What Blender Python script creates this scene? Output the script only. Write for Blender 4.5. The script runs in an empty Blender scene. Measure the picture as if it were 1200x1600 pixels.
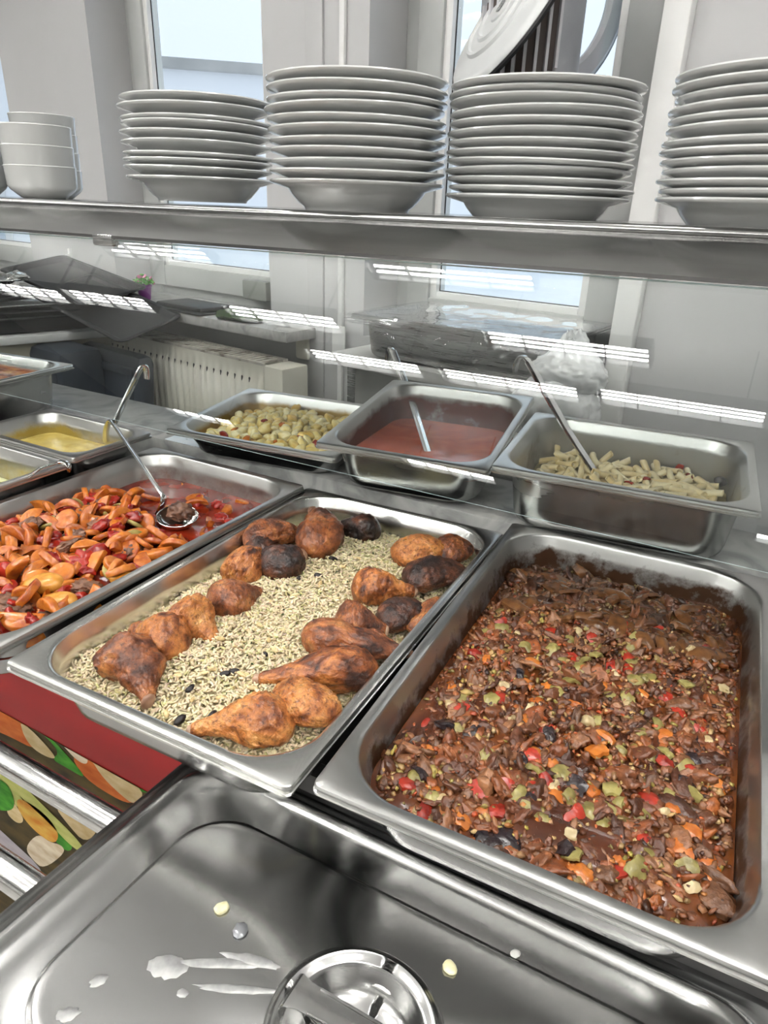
import bpy, bmesh, math, random
import numpy as np
from mathutils import Matrix, Vector, noise, Euler
random.seed(7); RNG = np.random.default_rng(7)
SC = bpy.context.scene; COL = SC.collection

# ------------------------------------------------------------------ camera
FPX = 1073.2; CAM = Vector((0.5649, -0.3001, 0.4047)); YAW, PITCH, ROLL = -0.49114, 0.41797, 0.03613
_f = Vector((math.sin(YAW)*math.cos(PITCH), math.cos(YAW)*math.cos(PITCH), -math.sin(PITCH)))
_r0 = Vector((math.cos(YAW), -math.sin(YAW), 0)); _u0 = _r0.cross(_f)
_r = _r0*math.cos(ROLL)+_u0*math.sin(ROLL); _u = _u0*math.cos(ROLL)-_r0*math.sin(ROLL)
cd = bpy.data.cameras.new('camera'); cam = bpy.data.objects.new('camera', cd); COL.objects.link(cam)
cd.sensor_width = 36; cd.lens = 36*FPX/1600; cd.clip_start = .02; cd.clip_end = 200
cam.matrix_world = Matrix((( _r.x,_u.x,-_f.x,CAM.x),(_r.y,_u.y,-_f.y,CAM.y),(_r.z,_u.z,-_f.z,CAM.z),(0,0,0,1)))
SC.camera = cam
# ------------------------------------------------------------------ world, exposure
W = bpy.data.worlds.new('overcast_sky'); SC.world = W; W.use_nodes = True
bg = W.node_tree.nodes['Background']; bg.inputs[0].default_value = (.79,.86,1,1); bg.inputs[1].default_value = 2.1
SC.view_settings.view_transform = 'Standard'; SC.view_settings.look = 'None'
SC.cycles.sample_clamp_indirect = 45.0
SC.view_settings.exposure = -0.72; SC.view_settings.gamma = 1; SC.view_settings.use_curve_mapping = False
LAMP = 115.0          # radiance of the fluorescent tubes

# ------------------------------------------------------------------ measuring helpers (photo pixel -> point on a real plane)
def ray(x, y): return _r*((x-600)/FPX)+_u*((800-y)/FPX)+_f
def pz(x, y, z): d = ray(x,y); return CAM+d*((z-CAM.z)/d.z)
def py(x, y, Y): d = ray(x,y); return CAM+d*((Y-CAM.y)/d.y)
def ploc(M, x, y, h):
    Mi = M.inverted(); o = Mi@CAM; d = Mi.to_3x3()@ray(x,y); return o+d*((h-o.z)/d.z)
def pw(x, y, yy):   # point on a plane parallel to the window wall
    Mi = WM.inverted(); o = Mi@CAM; d = Mi.to_3x3()@ray(x,y); return o+d*((yy-o.y)/d.y)
WM = Matrix.Translation((-1.217,1.557,0))@Matrix.Rotation(math.radians(-9.5),4,'Z')   # window wall frame: x along it, y outwards, z up
def pose(x, y, z, yaw=0, tilt=0):
    return Matrix.Translation((x,y,z))@Matrix.Rotation(math.radians(yaw),4,'Z')@Matrix.Rotation(math.radians(tilt),4,'X')
def nz(v, s=1.0, seed=0.0, oct=3):
    p = Vector((v[0]*s+seed, v[1]*s-seed*.7, v[2]*s+seed*1.3)); a = 0; k = 1
    for i in range(oct): a += noise.noise(p)*k; p = p*2.03; k *= .5
    return a

# ------------------------------------------------------------------ materials
def nt(m): return m.node_tree.nodes, m.node_tree.links
def mat(name, base=(.8,.8,.8), rough=.5, metal=0, coat=0, sss=0, spec=.5, trans=0):
    m = bpy.data.materials.new(name); m.use_nodes = True
    b = m.node_tree.nodes['Principled BSDF']
    b.inputs['Base Color'].default_value = (*base,1); b.inputs['Roughness'].default_value = rough
    b.inputs['Metallic'].default_value = metal; b.inputs['Coat Weight'].default_value = coat; b.inputs['Coat Roughness'].default_value = .12
    b.inputs['Subsurface Weight'].default_value = sss; b.inputs['Subsurface Radius'].default_value = (.006,.003,.0015)
    b.inputs['Specular IOR Level'].default_value = spec
    return m
def ramp(N, stops):
    r = N.new('ShaderNodeValToRGB'); e = r.color_ramp.elements
    while len(e) < len(stops): e.new(.5)
    for i,(p,c) in enumerate(stops): e[i].position = p; e[i].color = (*c,1)
    return r
def noisy(m, stops, scale=20, detail=5, dist=0, bump=0, bscale=None, stretch=None, rnd=0, rough=None, gen='Object'):
    """procedural colour from noise (optionally shifted per object), plus fine relief"""
    N, L = nt(m); b = N['Principled BSDF']
    tc = N.new('ShaderNodeTexCoord'); mp = N.new('ShaderNodeMapping'); L.new(tc.outputs[gen], mp.inputs[0])
    if stretch: mp.inputs['Scale'].default_value = stretch
    t = N.new('ShaderNodeTexNoise'); t.inputs['Scale'].default_value = scale; t.inputs['Detail'].default_value = detail; t.inputs['Distortion'].default_value = dist
    if rnd:
        oi = N.new('ShaderNodeObjectInfo'); mm = N.new('ShaderNodeMath'); mm.operation = 'MULTIPLY'; mm.inputs[1].default_value = 37
        L.new(oi.outputs['Random'], mm.inputs[0]); t.noise_dimensions = '4D'; L.new(mm.outputs[0], t.inputs['W'])
        ad = N.new('ShaderNodeMath'); ad.operation = 'MULTIPLY_ADD'; ad.inputs[1].default_value = rnd; ad.inputs[2].default_value = -rnd/2
        L.new(oi.outputs['Random'], ad.inputs[0]); a2 = N.new('ShaderNodeMath'); L.new(ad.outputs[0], a2.inputs[0]); L.new(t.outputs[0], a2.inputs[1]); src = a2.outputs[0]
    else: src = t.outputs[0]
    L.new(mp.outputs[0], t.inputs['Vector'])
    r = ramp(N, stops); L.new(src, r.inputs[0]); L.new(r.outputs[0], b.inputs['Base Color'])
    if rough:
        mr = N.new('ShaderNodeMapRange'); mr.inputs[1].default_value=.35; mr.inputs[2].default_value=.65; mr.inputs[3].default_value = rough[0]; mr.inputs[4].default_value = rough[1]
        L.new(t.outputs[0], mr.inputs[0]); L.new(mr.outputs[0], b.inputs['Roughness'])
    if bump:
        t2 = N.new('ShaderNodeTexNoise'); t2.inputs['Scale'].default_value = bscale or scale*4; t2.inputs['Detail'].default_value = 4
        L.new(mp.outputs[0], t2.inputs['Vector']); bp = N.new('ShaderNodeBump'); bp.inputs['Strength'].default_value = bump; bp.inputs['Distance'].default_value = .002
        L.new(t2.outputs[0], bp.inputs['Height']); L.new(bp.outputs[0], b.inputs['Normal'])
    return m
def attr_col(m, bump=0, bscale=300, var=None):
    N, L = nt(m); b = N['Principled BSDF']; a = N.new('ShaderNodeAttribute'); a.attribute_name = 'Col'
    src = a.outputs['Color']
    if var:
        tc = N.new('ShaderNodeTexCoord'); t = N.new('ShaderNodeTexNoise'); t.inputs['Scale'].default_value = var; t.inputs['Detail'].default_value = 4; L.new(tc.outputs['Object'], t.inputs['Vector'])
        r = ramp(N, [(.3,(.55,.5,.48)),(.7,(1.25,1.2,1.15))]); L.new(t.outputs[0], r.inputs[0])
        mx = N.new('ShaderNodeMix'); mx.data_type='RGBA'; mx.blend_type='MULTIPLY'; mx.inputs[0].default_value = 1
        L.new(src, mx.inputs[6]); L.new(r.outputs[0], mx.inputs[7]); src = mx.outputs[2]
    L.new(src, b.inputs['Base Color'])
    if bump:
        tc = N.new('ShaderNodeTexCoord'); t = N.new('ShaderNodeTexNoise'); t.inputs['Scale'].default_value = bscale; L.new(tc.outputs['Object'], t.inputs['Vector'])
        bp = N.new('ShaderNodeBump'); bp.inputs['Strength'].default_value = bump; bp.inputs['Distance'].default_value=.002; L.new(t.outputs[0], bp.inputs['Height']); L.new(bp.outputs[0], b.inputs['Normal'])
    return m
def steel(name, v=.60, rough=(.16,.30), stretch=(3,60,60), tint=(1,1,.985), bump=.02):
    m = mat(name, (v,v,v), .22, 1)
    c0 = tuple(v*.86*t for t in tint); c1 = tuple(v*1.08*t for t in tint)
    return noisy(m, [(.35,c0),(.65,c1)], scale=6, detail=6, stretch=stretch, rough=rough, bump=bump, bscale=30)
def stained(name, v, stain, amount=.5, scale=14, rough=(.2,.45)):
    """steel with dried food on it"""
    m = mat(name, (v,v,v), .3, 1); N, L = nt(m); b = N['Principled BSDF']
    tc = N.new('ShaderNodeTexCoord'); t = N.new('ShaderNodeTexNoise'); t.inputs['Scale'].default_value = scale; t.inputs['Detail'].default_value = 7; t.inputs['Roughness'].default_value=.65
    L.new(tc.outputs['Object'], t.inputs['Vector'])
    sx = N.new('ShaderNodeSeparateXYZ'); L.new(tc.outputs['Object'], sx.inputs[0])
    mr = N.new('ShaderNodeMapRange'); mr.inputs[1].default_value=-.004; mr.inputs[2].default_value=-.03; mr.inputs[3].default_value=-.28; mr.inputs[4].default_value=amount-.5; L.new(sx.outputs['Z'], mr.inputs[0])
    ad = N.new('ShaderNodeMath'); L.new(t.outputs[0], ad.inputs[0]); L.new(mr.outputs[0], ad.inputs[1])
    r = ramp(N, [(.42,(0,0,0)),(.62,(1,1,1))]); L.new(ad.outputs[0], r.inputs[0])
    mx = N.new('ShaderNodeMix'); mx.data_type='RGBA'; L.new(r.outputs[0], mx.inputs[0]); mx.inputs[6].default_value=(v,v,v*.97,1); mx.inputs[7].default_value=(*stain,1); L.new(mx.outputs[2], b.inputs['Base Color'])
    m2 = N.new('ShaderNodeMapRange'); m2.inputs[3].default_value=1; m2.inputs[4].default_value=.45; L.new(r.outputs[0], m2.inputs[0]); L.new(m2.outputs[0], b.inputs['Metallic'])
    m3 = N.new('ShaderNodeMapRange'); m3.inputs[3].default_value=rough[0]; m3.inputs[4].default_value=rough[1]; L.new(t.outputs[0], m3.inputs[0]); L.new(m3.outputs[0], b.inputs['Roughness'])
    return m
def glassy(name, tint=(.97,1,.99), ior=1.5, rough=0.0, extra=0):
    m = bpy.data.materials.new(name); m.use_nodes = True; N, L = nt(m); N.clear()
    o = N.new('ShaderNodeOutputMaterial'); t = N.new('ShaderNodeBsdfTransparent'); t.inputs[0].default_value=(*tint,1)
    g = N.new('ShaderNodeBsdfGlossy'); g.inputs['Roughness'].default_value = rough
    fr = N.new('ShaderNodeFresnel'); ge = N.new('ShaderNodeNewGeometry'); io = N.new('ShaderNodeMapRange'); io.inputs[3].default_value = ior; io.inputs[4].default_value = 1/ior
    L.new(ge.outputs['Backfacing'], io.inputs[0]); L.new(io.outputs[0], fr.inputs[0])   # both faces of the sheet reflect alike
    mx = N.new('ShaderNodeMixShader')
    if extra:
        a = N.new('ShaderNodeMath'); a.inputs[1].default_value = extra; L.new(fr.outputs[0], a.inputs[0]); L.new(a.outputs[0], mx.inputs[0])
    else: L.new(fr.outputs[0], mx.inputs[0])
    L.new(t.outputs[0], mx.inputs[1]); L.new(g.outputs[0], mx.inputs[2]); L.new(mx.outputs[0], o.inputs[0]); return m
def emit(name, c, s):
    m = bpy.data.materials.new(name); m.use_nodes = True; N, L = nt(m); N.clear(); o = N.new('ShaderNodeOutputMaterial'); e = N.new('ShaderNodeEmission')
    e.inputs[0].default_value=(*c,1); e.inputs[1].default_value = s; L.new(e.outputs[0], o.inputs[0]); return m

M = dict(
 wall = noisy(mat('wall_paint',(.47,.47,.47),.6), [(.3,(.455,.455,.458)),(.7,(.485,.485,.488))], scale=3, bump=.05, bscale=120),
 ceil = noisy(mat('ceiling_paint',(.85,.85,.84),.8), [(.3,(.83,.83,.82)),(.7,(.87,.87,.86))], scale=2),
 floor = noisy(mat('floor_tile',(.45,.44,.42),.4), [(.3,(.40,.39,.37)),(.7,(.50,.49,.47))], scale=5),
 frame = noisy(mat('window_frame_grey',(.40,.41,.40),.4), [(.3,(.38,.39,.38)),(.7,(.43,.44,.43))], scale=8),
 frame_w = noisy(mat('window_trim_white',(.72,.72,.71),.4), [(.3,(.69,.69,.68)),(.7,(.75,.75,.74))], scale=8),
 pane = glassy('window_pane'),
 sneeze = glassy('guard_glass', (.965,.985,.98), 1.5),
 sneeze_edge = mat('glass_edge',(.74,.92,.93),.3),  # pale cyan edge faces imitate light carried along inside the glass
 marble = noisy(mat('grey_marble',(.45,.44,.42),.35), [(.35,(.24,.24,.235)),(.5,(.38,.375,.365)),(.7,(.48,.475,.46))], scale=14, detail=8, dist=1.5),
 steel = steel('brushed_steel'),
 steel_pan = steel('pan_outside_steel', .48, (.20,.30), (.6,.6,2.5), bump=0),
 steel_dark = steel('worn_steel', .42, (.25,.42)),
 steel_lid = steel('lid_steel', .48, (.19,.23), (.4,.6,.6), bump=0),
 steel_shelf = steel('shelf_steel', .36, (.14,.20), (.6,5,5), bump=0),
 chrome = steel('ladle_chrome', .72, (.06,.16), (5,5,5)),
 china = noisy(mat('white_china',(.52,.53,.52),.14,coat=.6), [(.3,(.50,.51,.50)),(.7,(.54,.55,.54))], scale=10),
 cream = noisy(mat('cream_enamel',(.70,.67,.58),.35,coat=.2), [(.3,(.66,.63,.54)),(.7,(.74,.71,.62))], scale=9),
 black = noisy(mat('black_enamel',(.012,.012,.014),.45,spec=.3), [(.3,(.008,.008,.009)),(.7,(.020,.020,.022))], scale=20),
 dark = noisy(mat('dark_steel_deck',(.06,.06,.062),.4,.4), [(.3,(.03,.03,.031)),(.7,(.09,.09,.092))], scale=12),
 crate = noisy(mat('blue_black_plastic',(.025,.032,.045),.4), [(.3,(.018,.024,.036)),(.7,(.035,.043,.058))], scale=12),
 lamp_metal = noisy(mat('lamp_aluminium',(.14,.14,.14),.35,.6),[(.3,(.13,.13,.13)),(.7,(.16,.16,.16))],scale=8),
 tube = emit('fluorescent_tube',(1,.985,.95), LAMP),
 white_paint = noisy(mat('white_lacquer',(.75,.75,.74),.4), [(.3,(.72,.72,.71)),(.7,(.78,.78,.77))], scale=6),
 red = noisy(mat('red_print',(.30,.008,.008),.5,spec=.25), [(.3,(.27,.006,.007)),(.7,(.33,.010,.010))], scale=4),
)

# ------------------------------------------------------------------ mesh builder
class MB:
    def __init__(s): s.v=[]; s.f=[]; s.mi=[]
    def add(s, V, F, mi=0):
        o=len(s.v); s.v += [tuple(p) for p in V]; s.f += [tuple(i+o for i in f) for f in F]; s.mi += [mi]*len(F); return s
    def box(s, a, b, mi=0, bev=0):
        x0,y0,z0=a; x1,y1,z1=b
        if bev:
            bm=bmesh.new(); bmesh.ops.create_cube(bm,size=1)
            for v in bm.verts: v.co=Vector(((x0+x1)/2+v.co.x*(x1-x0),(y0+y1)/2+v.co.y*(y1-y0),(z0+z1)/2+v.co.z*(z1-z0)))
            bmesh.ops.bevel(bm,geom=bm.edges[:],offset=bev,segments=2,affect='EDGES',profile=.5); bm.verts.index_update()
            s.add([v.co[:] for v in bm.verts],[[v.index for v in f.verts] for f in bm.faces],mi); bm.free(); return s
        V=[(x0,y0,z0),(x1,y0,z0),(x1,y1,z0),(x0,y1,z0),(x0,y0,z1),(x1,y0,z1),(x1,y1,z1),(x0,y1,z1)]
        return s.add(V,[(0,3,2,1),(4,5,6,7),(0,1,5,4),(1,2,6,5),(2,3,7,6),(3,0,4,7)],mi)
    def rings(s, R, caps=(True,True), closed=True, mi=0):
        n=len(R[0]); V=[p for r in R for p in r]; F=[]
        for i in range(len(R)-1):
            for j in range(n if closed else n-1):
                k=(j+1)%n; F.append((i*n+j,i*n+k,(i+1)*n+k,(i+1)*n+j))
        if caps[0]: F.append(tuple(range(n))[::-1])
        if caps[1]: F.append(tuple((len(R)-1)*n+j for j in range(n)))
        return s.add(V,F,mi)
    def lathe(s, prof, n=48, mi=0, caps=(False,False), c=(0,0,0)):
        return s.rings([[(c[0]+r*math.cos(2*math.pi*j/n),c[1]+r*math.sin(2*math.pi*j/n),c[2]+z) for j in range(n)] for r,z in prof],caps,True,mi)
    def tube(s, pts, r, n=10, mi=0, flat=None):
        """round (or flat: (width,thickness)) bar along points"""
        P=[Vector(p) for p in pts]; R=[]; up=None
        for i,p in enumerate(P):
            t=((P[min(i+1,len(P)-1)]-P[max(i-1,0)])).normalized()
            if up is None:
                up=Vector((0,0,1)) if abs(t.z)<.8 else Vector((1,0,0))
            a=t.cross(up).normalized(); b=a.cross(t).normalized(); up=b
            rr=r[i] if isinstance(r,(list,tuple)) else r
            if flat: wx,wy=(flat[i] if isinstance(flat[0],(list,tuple)) else flat); R.append([p+a*(wx/2*c)+b*(wy/2*d) for c,d in ((-1,-.6),(-.8,-1),(.8,-1),(1,-.6),(1,.6),(.8,1),(-.8,1),(-1,.6))])
            else: R.append([p+a*(rr*math.cos(2*math.pi*j/n))+b*(rr*math.sin(2*math.pi*j/n)) for j in range(n)])
        return s.rings(R,(True,True),True,mi)
    def prism(s, poly, z0, z1, mi=0):
        n=len(poly); V=[(x,y,z0) for x,y in poly]+[(x,y,z1) for x,y in poly]
        return s.add(V,[tuple(range(n))[::-1],tuple(range(n,2*n))]+[(i,(i+1)%n,n+(i+1)%n,n+i) for i in range(n)],mi)
    def map(s, fn): s.v=[tuple(fn(Vector(p))) for p in s.v]; return s
    def mesh(s, name, mats, smooth=30):
        me=bpy.data.meshes.new(name); me.from_pydata(s.v,[],s.f); fix(me)
        for m in (mats if isinstance(mats,(list,tuple)) else [mats]): me.materials.append(m)
        if any(s.mi): me.polygons.foreach_set('material_index',s.mi)
        if smooth: me.polygons.foreach_set('use_smooth',[True]*len(me.polygons)); me.set_sharp_from_angle(angle=math.radians(smooth))
        return me
    def build(s, name, mats, parent=None, smooth=30, matrix=None):
        return link(name, s.mesh(name,mats,smooth), parent, matrix)
def fix(me):
    bm=bmesh.new(); bm.from_mesh(me); bmesh.ops.recalc_face_normals(bm,faces=bm.faces[:]); bm.to_mesh(me); bm.free()
def link(name, me, parent=None, matrix=None):
    o=bpy.data.objects.new(name,me); COL.objects.link(o)
    if parent: o.parent=parent
    if matrix is not None: o.matrix_basis=matrix
    return o
def tag(o, label, cat, group=None, kind=None):
    o['label']=label; o['category']=cat
    if group: o['group']=group
    if kind: o['kind']=kind
    return o
def thing(name, label, cat, matrix=None, group=None):
    o=link(name,None,None,matrix); o.empty_display_size=.03; return tag(o,label,cat,group)
def struct(o): o['kind']='structure'; return o
def dup(root, matrix, label=None):
    r=root.copy(); COL.objects.link(r); r.matrix_basis=matrix
    if label: r['label']=label
    for ch in list(root.children):
        c=ch.copy(); COL.objects.link(c); c.parent=r
        for g in ch.children: d=g.copy(); COL.objects.link(d); d.parent=c
    return r
def rrect(a, b, r, z, n=10, cx=0, cy=0):
    P=[]
    for k,(sx,sy) in enumerate(((1,1),(-1,1),(-1,-1),(1,-1))):
        for i in range(n+1):
            t=math.pi/2*(k+i/n); P.append((cx+sx*(a-r)+r*math.cos(t), cy+sy*(b-r)+r*math.sin(t), z))
    return P
def color_attr(me, cols):
    at=me.color_attributes.new('Col','FLOAT_COLOR','POINT'); c=np.ones((len(me.vertices),4),np.float32); c[:,:3]=cols; at.data.foreach_set('color',c.ravel())
def ico(sub):
    bm=bmesh.new(); bmesh.ops.create_icosphere(bm,subdivisions=sub,radius=1); bm.verts.index_update()
    V=np.array([v.co[:] for v in bm.verts]); F=[tuple(v.index for v in f.verts) for f in bm.faces]; bm.free(); return V,F
def chunk_tpl(sub, seed, amp=.35, fr=1.1, scale=(1,1,1)):
    V,F=ico(sub); out=[]
    for v in V:
        k=1+amp*nz(v,fr,seed,3); out.append((v[0]*k*scale[0],v[1]*k*scale[1],v[2]*k*scale[2]))
    return np.array(out),F
def rots(n, tilt=.5):
    """random rotation matrices: free yaw, limited tilt"""
    out=np.empty((n,3,3))
    for i in range(n):
        e=Euler((RNG.normal(0,tilt),RNG.normal(0,tilt),RNG.uniform(0,6.283)),'ZYX'); out[i]=np.array((Matrix.Rotation(e.x,3,'X')@Matrix.Rotation(e.y,3,'Y')@Matrix.Rotation(e.z,3,'Z')))
    return out
def scatter(name, tpls, idx, pos, rot, scl, cols, m, parent=None, matrix=None):
    """many small bits joined into one mesh (vectorised)"""
    Vs=[];Fs=[];Cs=[];o=0
    pos=np.asarray(pos);scl=np.asarray(scl)
    for t,(V,F) in enumerate(tpls):
        sel=np.where(idx==t)[0]
        if not len(sel): continue
        VV=np.einsum('nij,nkj->nki',rot[sel],V[None]*scl[sel][:,None,:])+pos[sel][:,None,:]
        n=len(V); F=np.array(F); FF=(F[None]+(np.arange(len(sel))*n)[:,None,None]+o)
        Vs.append(VV.reshape(-1,3)); Fs.append(FF.reshape(-1,F.shape[1])); Cs.append(np.repeat(cols[sel],n,0)); o+=n*len(sel)
    V=np.concatenate(Vs); Ff=np.concatenate(Fs); me=bpy.data.meshes.new(name)
    me.vertices.add(len(V)); me.vertices.foreach_set('co',V.astype(np.float32).ravel()); k=Ff.shape[1]
    me.loops.add(Ff.size); me.loops.foreach_set('vertex_index',Ff.astype(np.int32).ravel()); me.polygons.add(len(Ff)); me.polygons.foreach_set('loop_start',np.arange(0,Ff.size,k,dtype=np.int32))
    me.polygons.foreach_set('use_smooth',np.ones(len(Ff),bool)); me.update(calc_edges=True); me.validate(); color_attr(me,np.concatenate(Cs)); me.materials.append(m)
    return link(name,me,parent,matrix)
def food_surface(a, b, R, h, nr=48, n=24, base=None):
    """closed-rim surface filling a rounded pan, height from h(x,y)"""
    mb=MB(); Rs=[]
    for i in range(nr+1):
        t=max(.015,(i/nr)); Rs.append([(x,y,h(x,y)) for x,y,_ in rrect(a*t,b*t,max(R*t,.001),0,n)])
    mb.rings(Rs,(True,False)); return mb
def inside(x, y, a, b, R):
    dx=abs(x)-(a-R); dy=abs(y)-(b-R)
    return abs(x)<a and abs(y)<b and not (dx>0 and dy>0 and dx*dx+dy*dy>R*R)
def scat_pts(n, a, b, R, dmin=0, ok=None):
    P=[]; tries=0; cell={}
    while len(P)<n and tries<n*40:
        tries+=1; x=RNG.uniform(-a,a); y=RNG.uniform(-b,b)
        if not inside(x,y,a,b,R) or (ok and not ok(x,y)): continue
        if dmin:
            k=(int(x//dmin),int(y//dmin))
            if any((x-q[0])**2+(y-q[1])**2<dmin*dmin for i in (-1,0,1) for j in (-1,0,1) for q in cell.get((k[0]+i,k[1]+j),())): continue
            cell.setdefault(k,[]).append((x,y))
        P.append((x,y))
    return P

# ------------------------------------------------------------------ room shell
WM = Matrix.Translation((-1.217,1.557,0))@Matrix.Rotation(math.radians(-9.5),4,'Z')   # window wall frame: x along it, y outwards, z up
FL_Z, CE_Z, LA_Z = -.9, 2.05, 1.737
OPEN = [(-2.0,-1.09),(-.455,.40),(.78,1.505)]; OB, OT = .065, 1.5
mb=MB(); xs=[-5.2]+[v for o in OPEN for v in o]+[4.2]
for i in range(0,8,2): mb.box((xs[i],0,FL_Z),(xs[i+1],.28,CE_Z))
for a,b in OPEN: mb.box((a,0,FL_Z),(b,.28,OB)); mb.box((a,0,OT),(b,.28,CE_Z))
struct(mb.build('wall_back',M['wall'],None,0,WM))
struct(MB().box((-6.5,-5.6,FL_Z-.1),(3.2,2.6,FL_Z)).build('floor',M['floor'],None,0))
struct(MB().box((-6.5,-5.6,CE_Z),(3.2,2.6,CE_Z+.1)).build('ceiling',M['ceil'],None,0))
struct(MB().box((-6.5,-5.7,FL_Z),(3.2,-5.6,CE_Z)).build('wall_front',M['wall'],None,0))
struct(MB().box((-6.6,-5.7,FL_Z),(-6.5,2.6,CE_Z)).build('wall_left',M['wall'],None,0))
struct(MB().box((3.2,-5.7,FL_Z),(3.3,1.4,CE_Z)).build('wall_right',M['wall'],None,0))
# boxed-in pipe chase and cable trunking on the pier, chase right of the third window
struct(MB().box((.69,-.012,FL_Z),(.708,0,CE_Z),bev=.003).build('trim_1',M['frame_w'],None,30,WM))
struct(MB().box((1.505,-.03,FL_Z),(1.557,0,CE_Z),bev=.004).build('trim_2',M['frame_w'],None,30,WM))
struct(MB().box((.57,-.008,FL_Z),(.63,0,CE_Z),bev=.002).build('trim_3',M['wall'],None,30,WM))
gasket=mat('black_gasket',(.015,.015,.016),.5)
for k,(a,b) in enumerate(OPEN):
    w=link('window_%d'%(k+1),None,None,WM); w['kind']='structure'
    def ringbox(x0,x1,z0,z1,t,y0,y1,bev=.004):
        m=MB(); m.box((x0,y0,z0),(x0+t,y1,z1),0,bev); m.box((x1-t,y0,z0),(x1,y1,z1),0,bev); m.box((x0+t,y0,z0),(x1-t,y1,z0+t),0,bev); m.box((x0+t,y0,z1-t),(x1-t,y1,z1),0,bev); return m
    ringbox(a,b,OB,OT,.07,.15,.23).build('window_frame',M['frame'],w)
    ringbox(a+.055,b-.055,OB+.035,OT-.04,.075,.125,.19).build('sash',M['frame'],w)
    ringbox(a+.128,b-.128,OB+.105,OT-.113,.022,.135,.18,.002).build('glazing_bead',M['frame_w'],w)
    ringbox(a+.1485,b-.1485,OB+.1255,OT-.1335,.004,.1515,.1545,.0005).build('gasket',gasket,w)
    MB().box((a+.152,.155,OB+.129),(b-.152,.161,OT-.137)).build('pane',M['pane'],w,0)
    L=bpy.data.lights.new('window_daylight_portal','AREA'); L.shape='RECTANGLE'; L.size=b-a-.3; L.size_y=OT-OB-.26; L.cycles.is_portal=True
    lo=bpy.data.objects.new('window_daylight_portal',L); COL.objects.link(lo)
    lo.matrix_world=WM@Matrix.Translation(((a+b)/2,.30,(OB+OT)/2))@Matrix.Rotation(math.radians(-90),4,'X')
# handle on the second window's sash
# courtyard building seen through the panes
bd=thing('courtyard_building','pale rendered building across the yard, seen through the windows','building',Matrix.Translation(CAM+ray(325,112)*9)@Matrix.Rotation(math.radians(41),4,'Z'))
mb=MB(); mb.box((-7,0,-6),(12,4,0)); mb.build('facade',noisy(mat('pale_render',(.88,.89,.92),.8),[(.3,(.85,.87,.90)),(.7,(.90,.91,.93))],scale=1),bd,0)
MB().box((-7.2,-.12,0),(12.2,4,.12),bev=.02).build('eaves',noisy(mat('eaves_grey',(.45,.44,.42),.7),[(.3,(.36,.36,.35)),(.7,(.52,.51,.49))],scale=2),bd)
for x in (-5,-3.2,8.4,10.6): 
    f=MB().box((x-.5,-.06,-2.4),(x+.5,.02,-.9),bev=.02).build('window',M['frame_w'],bd); MB().box((x-.42,-.075,-2.3),(x+.42,-.06,-1.0)).build('pane',mat('far_pane',(.45,.52,.6),.4),f,0)

# ------------------------------------------------------------------ ceiling lamps (louvred fluorescent fittings)
def make_lamp():
    t=thing('ceiling_lamp','louvred fluorescent ceiling light fitting, mirrored in the guard glass or added unseen for light','ceiling light',None,'fluorescent ceiling lights')
    m=MB(); m.box((-.41,-.012,.0),(.41,.012,.012)); m.box((-.30,-.004,.012),(-.292,.004,CE_Z-LA_Z)); m.box((.292,-.004,.012),(.30,.004,CE_Z-LA_Z)); m.box((-.41,-.085,-.06),(.41,-.08,0)); m.box((-.41,.08,-.06),(.41,.085,0)); m.box((-.41,-.08,-.06),(-.405,.08,0)); m.box((.405,-.08,-.06),(.41,.08,0)); m.build('housing',M['lamp_metal'],t,0)
    for y in (-.06,-.02,.02,.06):
        MB().tube([(-.39,y,-.03),(.39,y,-.03)],.0058,10).build('tube',M['tube'],t)
    m=MB()
    for i in range(3): x=-.2+.2*i; m.box((x-.0015,-.08,-.06),(x+.0015,.08,-.042))
    m.build('louvre',M['lamp_metal'],t,0); return t
lamp0=None
for x,y in ((-2.6,-1.41),(-.77,-1.40),(1.1,-1.39),(-2.02,-1.96),(-.29,-1.91),(1.5,-1.90),(-4.45,-2.04),(-3.55,-2.01),(-1.62,-2.36),(-.67,-2.36),(.25,-2.33),(-2.9,-.55),(-.9,-.55),(1.2,-.55),(-3.0,.45),(-1.1,.40),(.55,.35),(2.0,.2),(-4.2,-4.0),(-1.5,-4.0),(1.2,-4.0)):  # right-hand, overhead, window-side and rear fittings are added for extra light, unseen
    P=Matrix.Translation((x,y,LA_Z))
    if lamp0 is None: lamp0=make_lamp(); lamp0.matrix_basis=P
    else: dup(lamp0,P)

# ------------------------------------------------------------------ serving counter
ct=thing('serving_counter','long serving counter with a red printed front and stone back ledge','counter',Matrix.Translation((0,.3,FL_Z)))
off=lambda m: m.map(lambda p:(p.x,p.y-.3,p.z-FL_Z))
PY=.10
off(MB().box((-1.9,PY,FL_Z+.1),(1.6,PY+.02,-.125))).build('front_panel',M['red'],ct,0)
off(MB().box((-1.9,PY+.003,-.125),(1.6,PY+.02,-.086))).build('deck_edge',M['dark'],ct,0)
off(MB().box((-1.9,PY+.02,-.12),(1.6,.574,-.085))).build('front_deck',M['dark'],ct,0)
off(MB().box((-1.9,.574,-.13),(1.6,.738,-.003),bev=.003).box((-1.9,PY+.02,-.085),(-.612,.574,-.003))).build('back_ledge',M['marble'],ct)
off(MB().box((-1.9,.70,FL_Z+.1),(1.6,.72,-.13)).box((-1.9,PY+.02,FL_Z),(-1.88,.70,-.1)).box((1.58,PY+.02,FL_Z),(1.6,.70,-.1)).box((-1.85,PY+.06,FL_Z),(1.55,.68,FL_Z+.1))).build('carcass',M['steel_dark'],ct,0)
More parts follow.
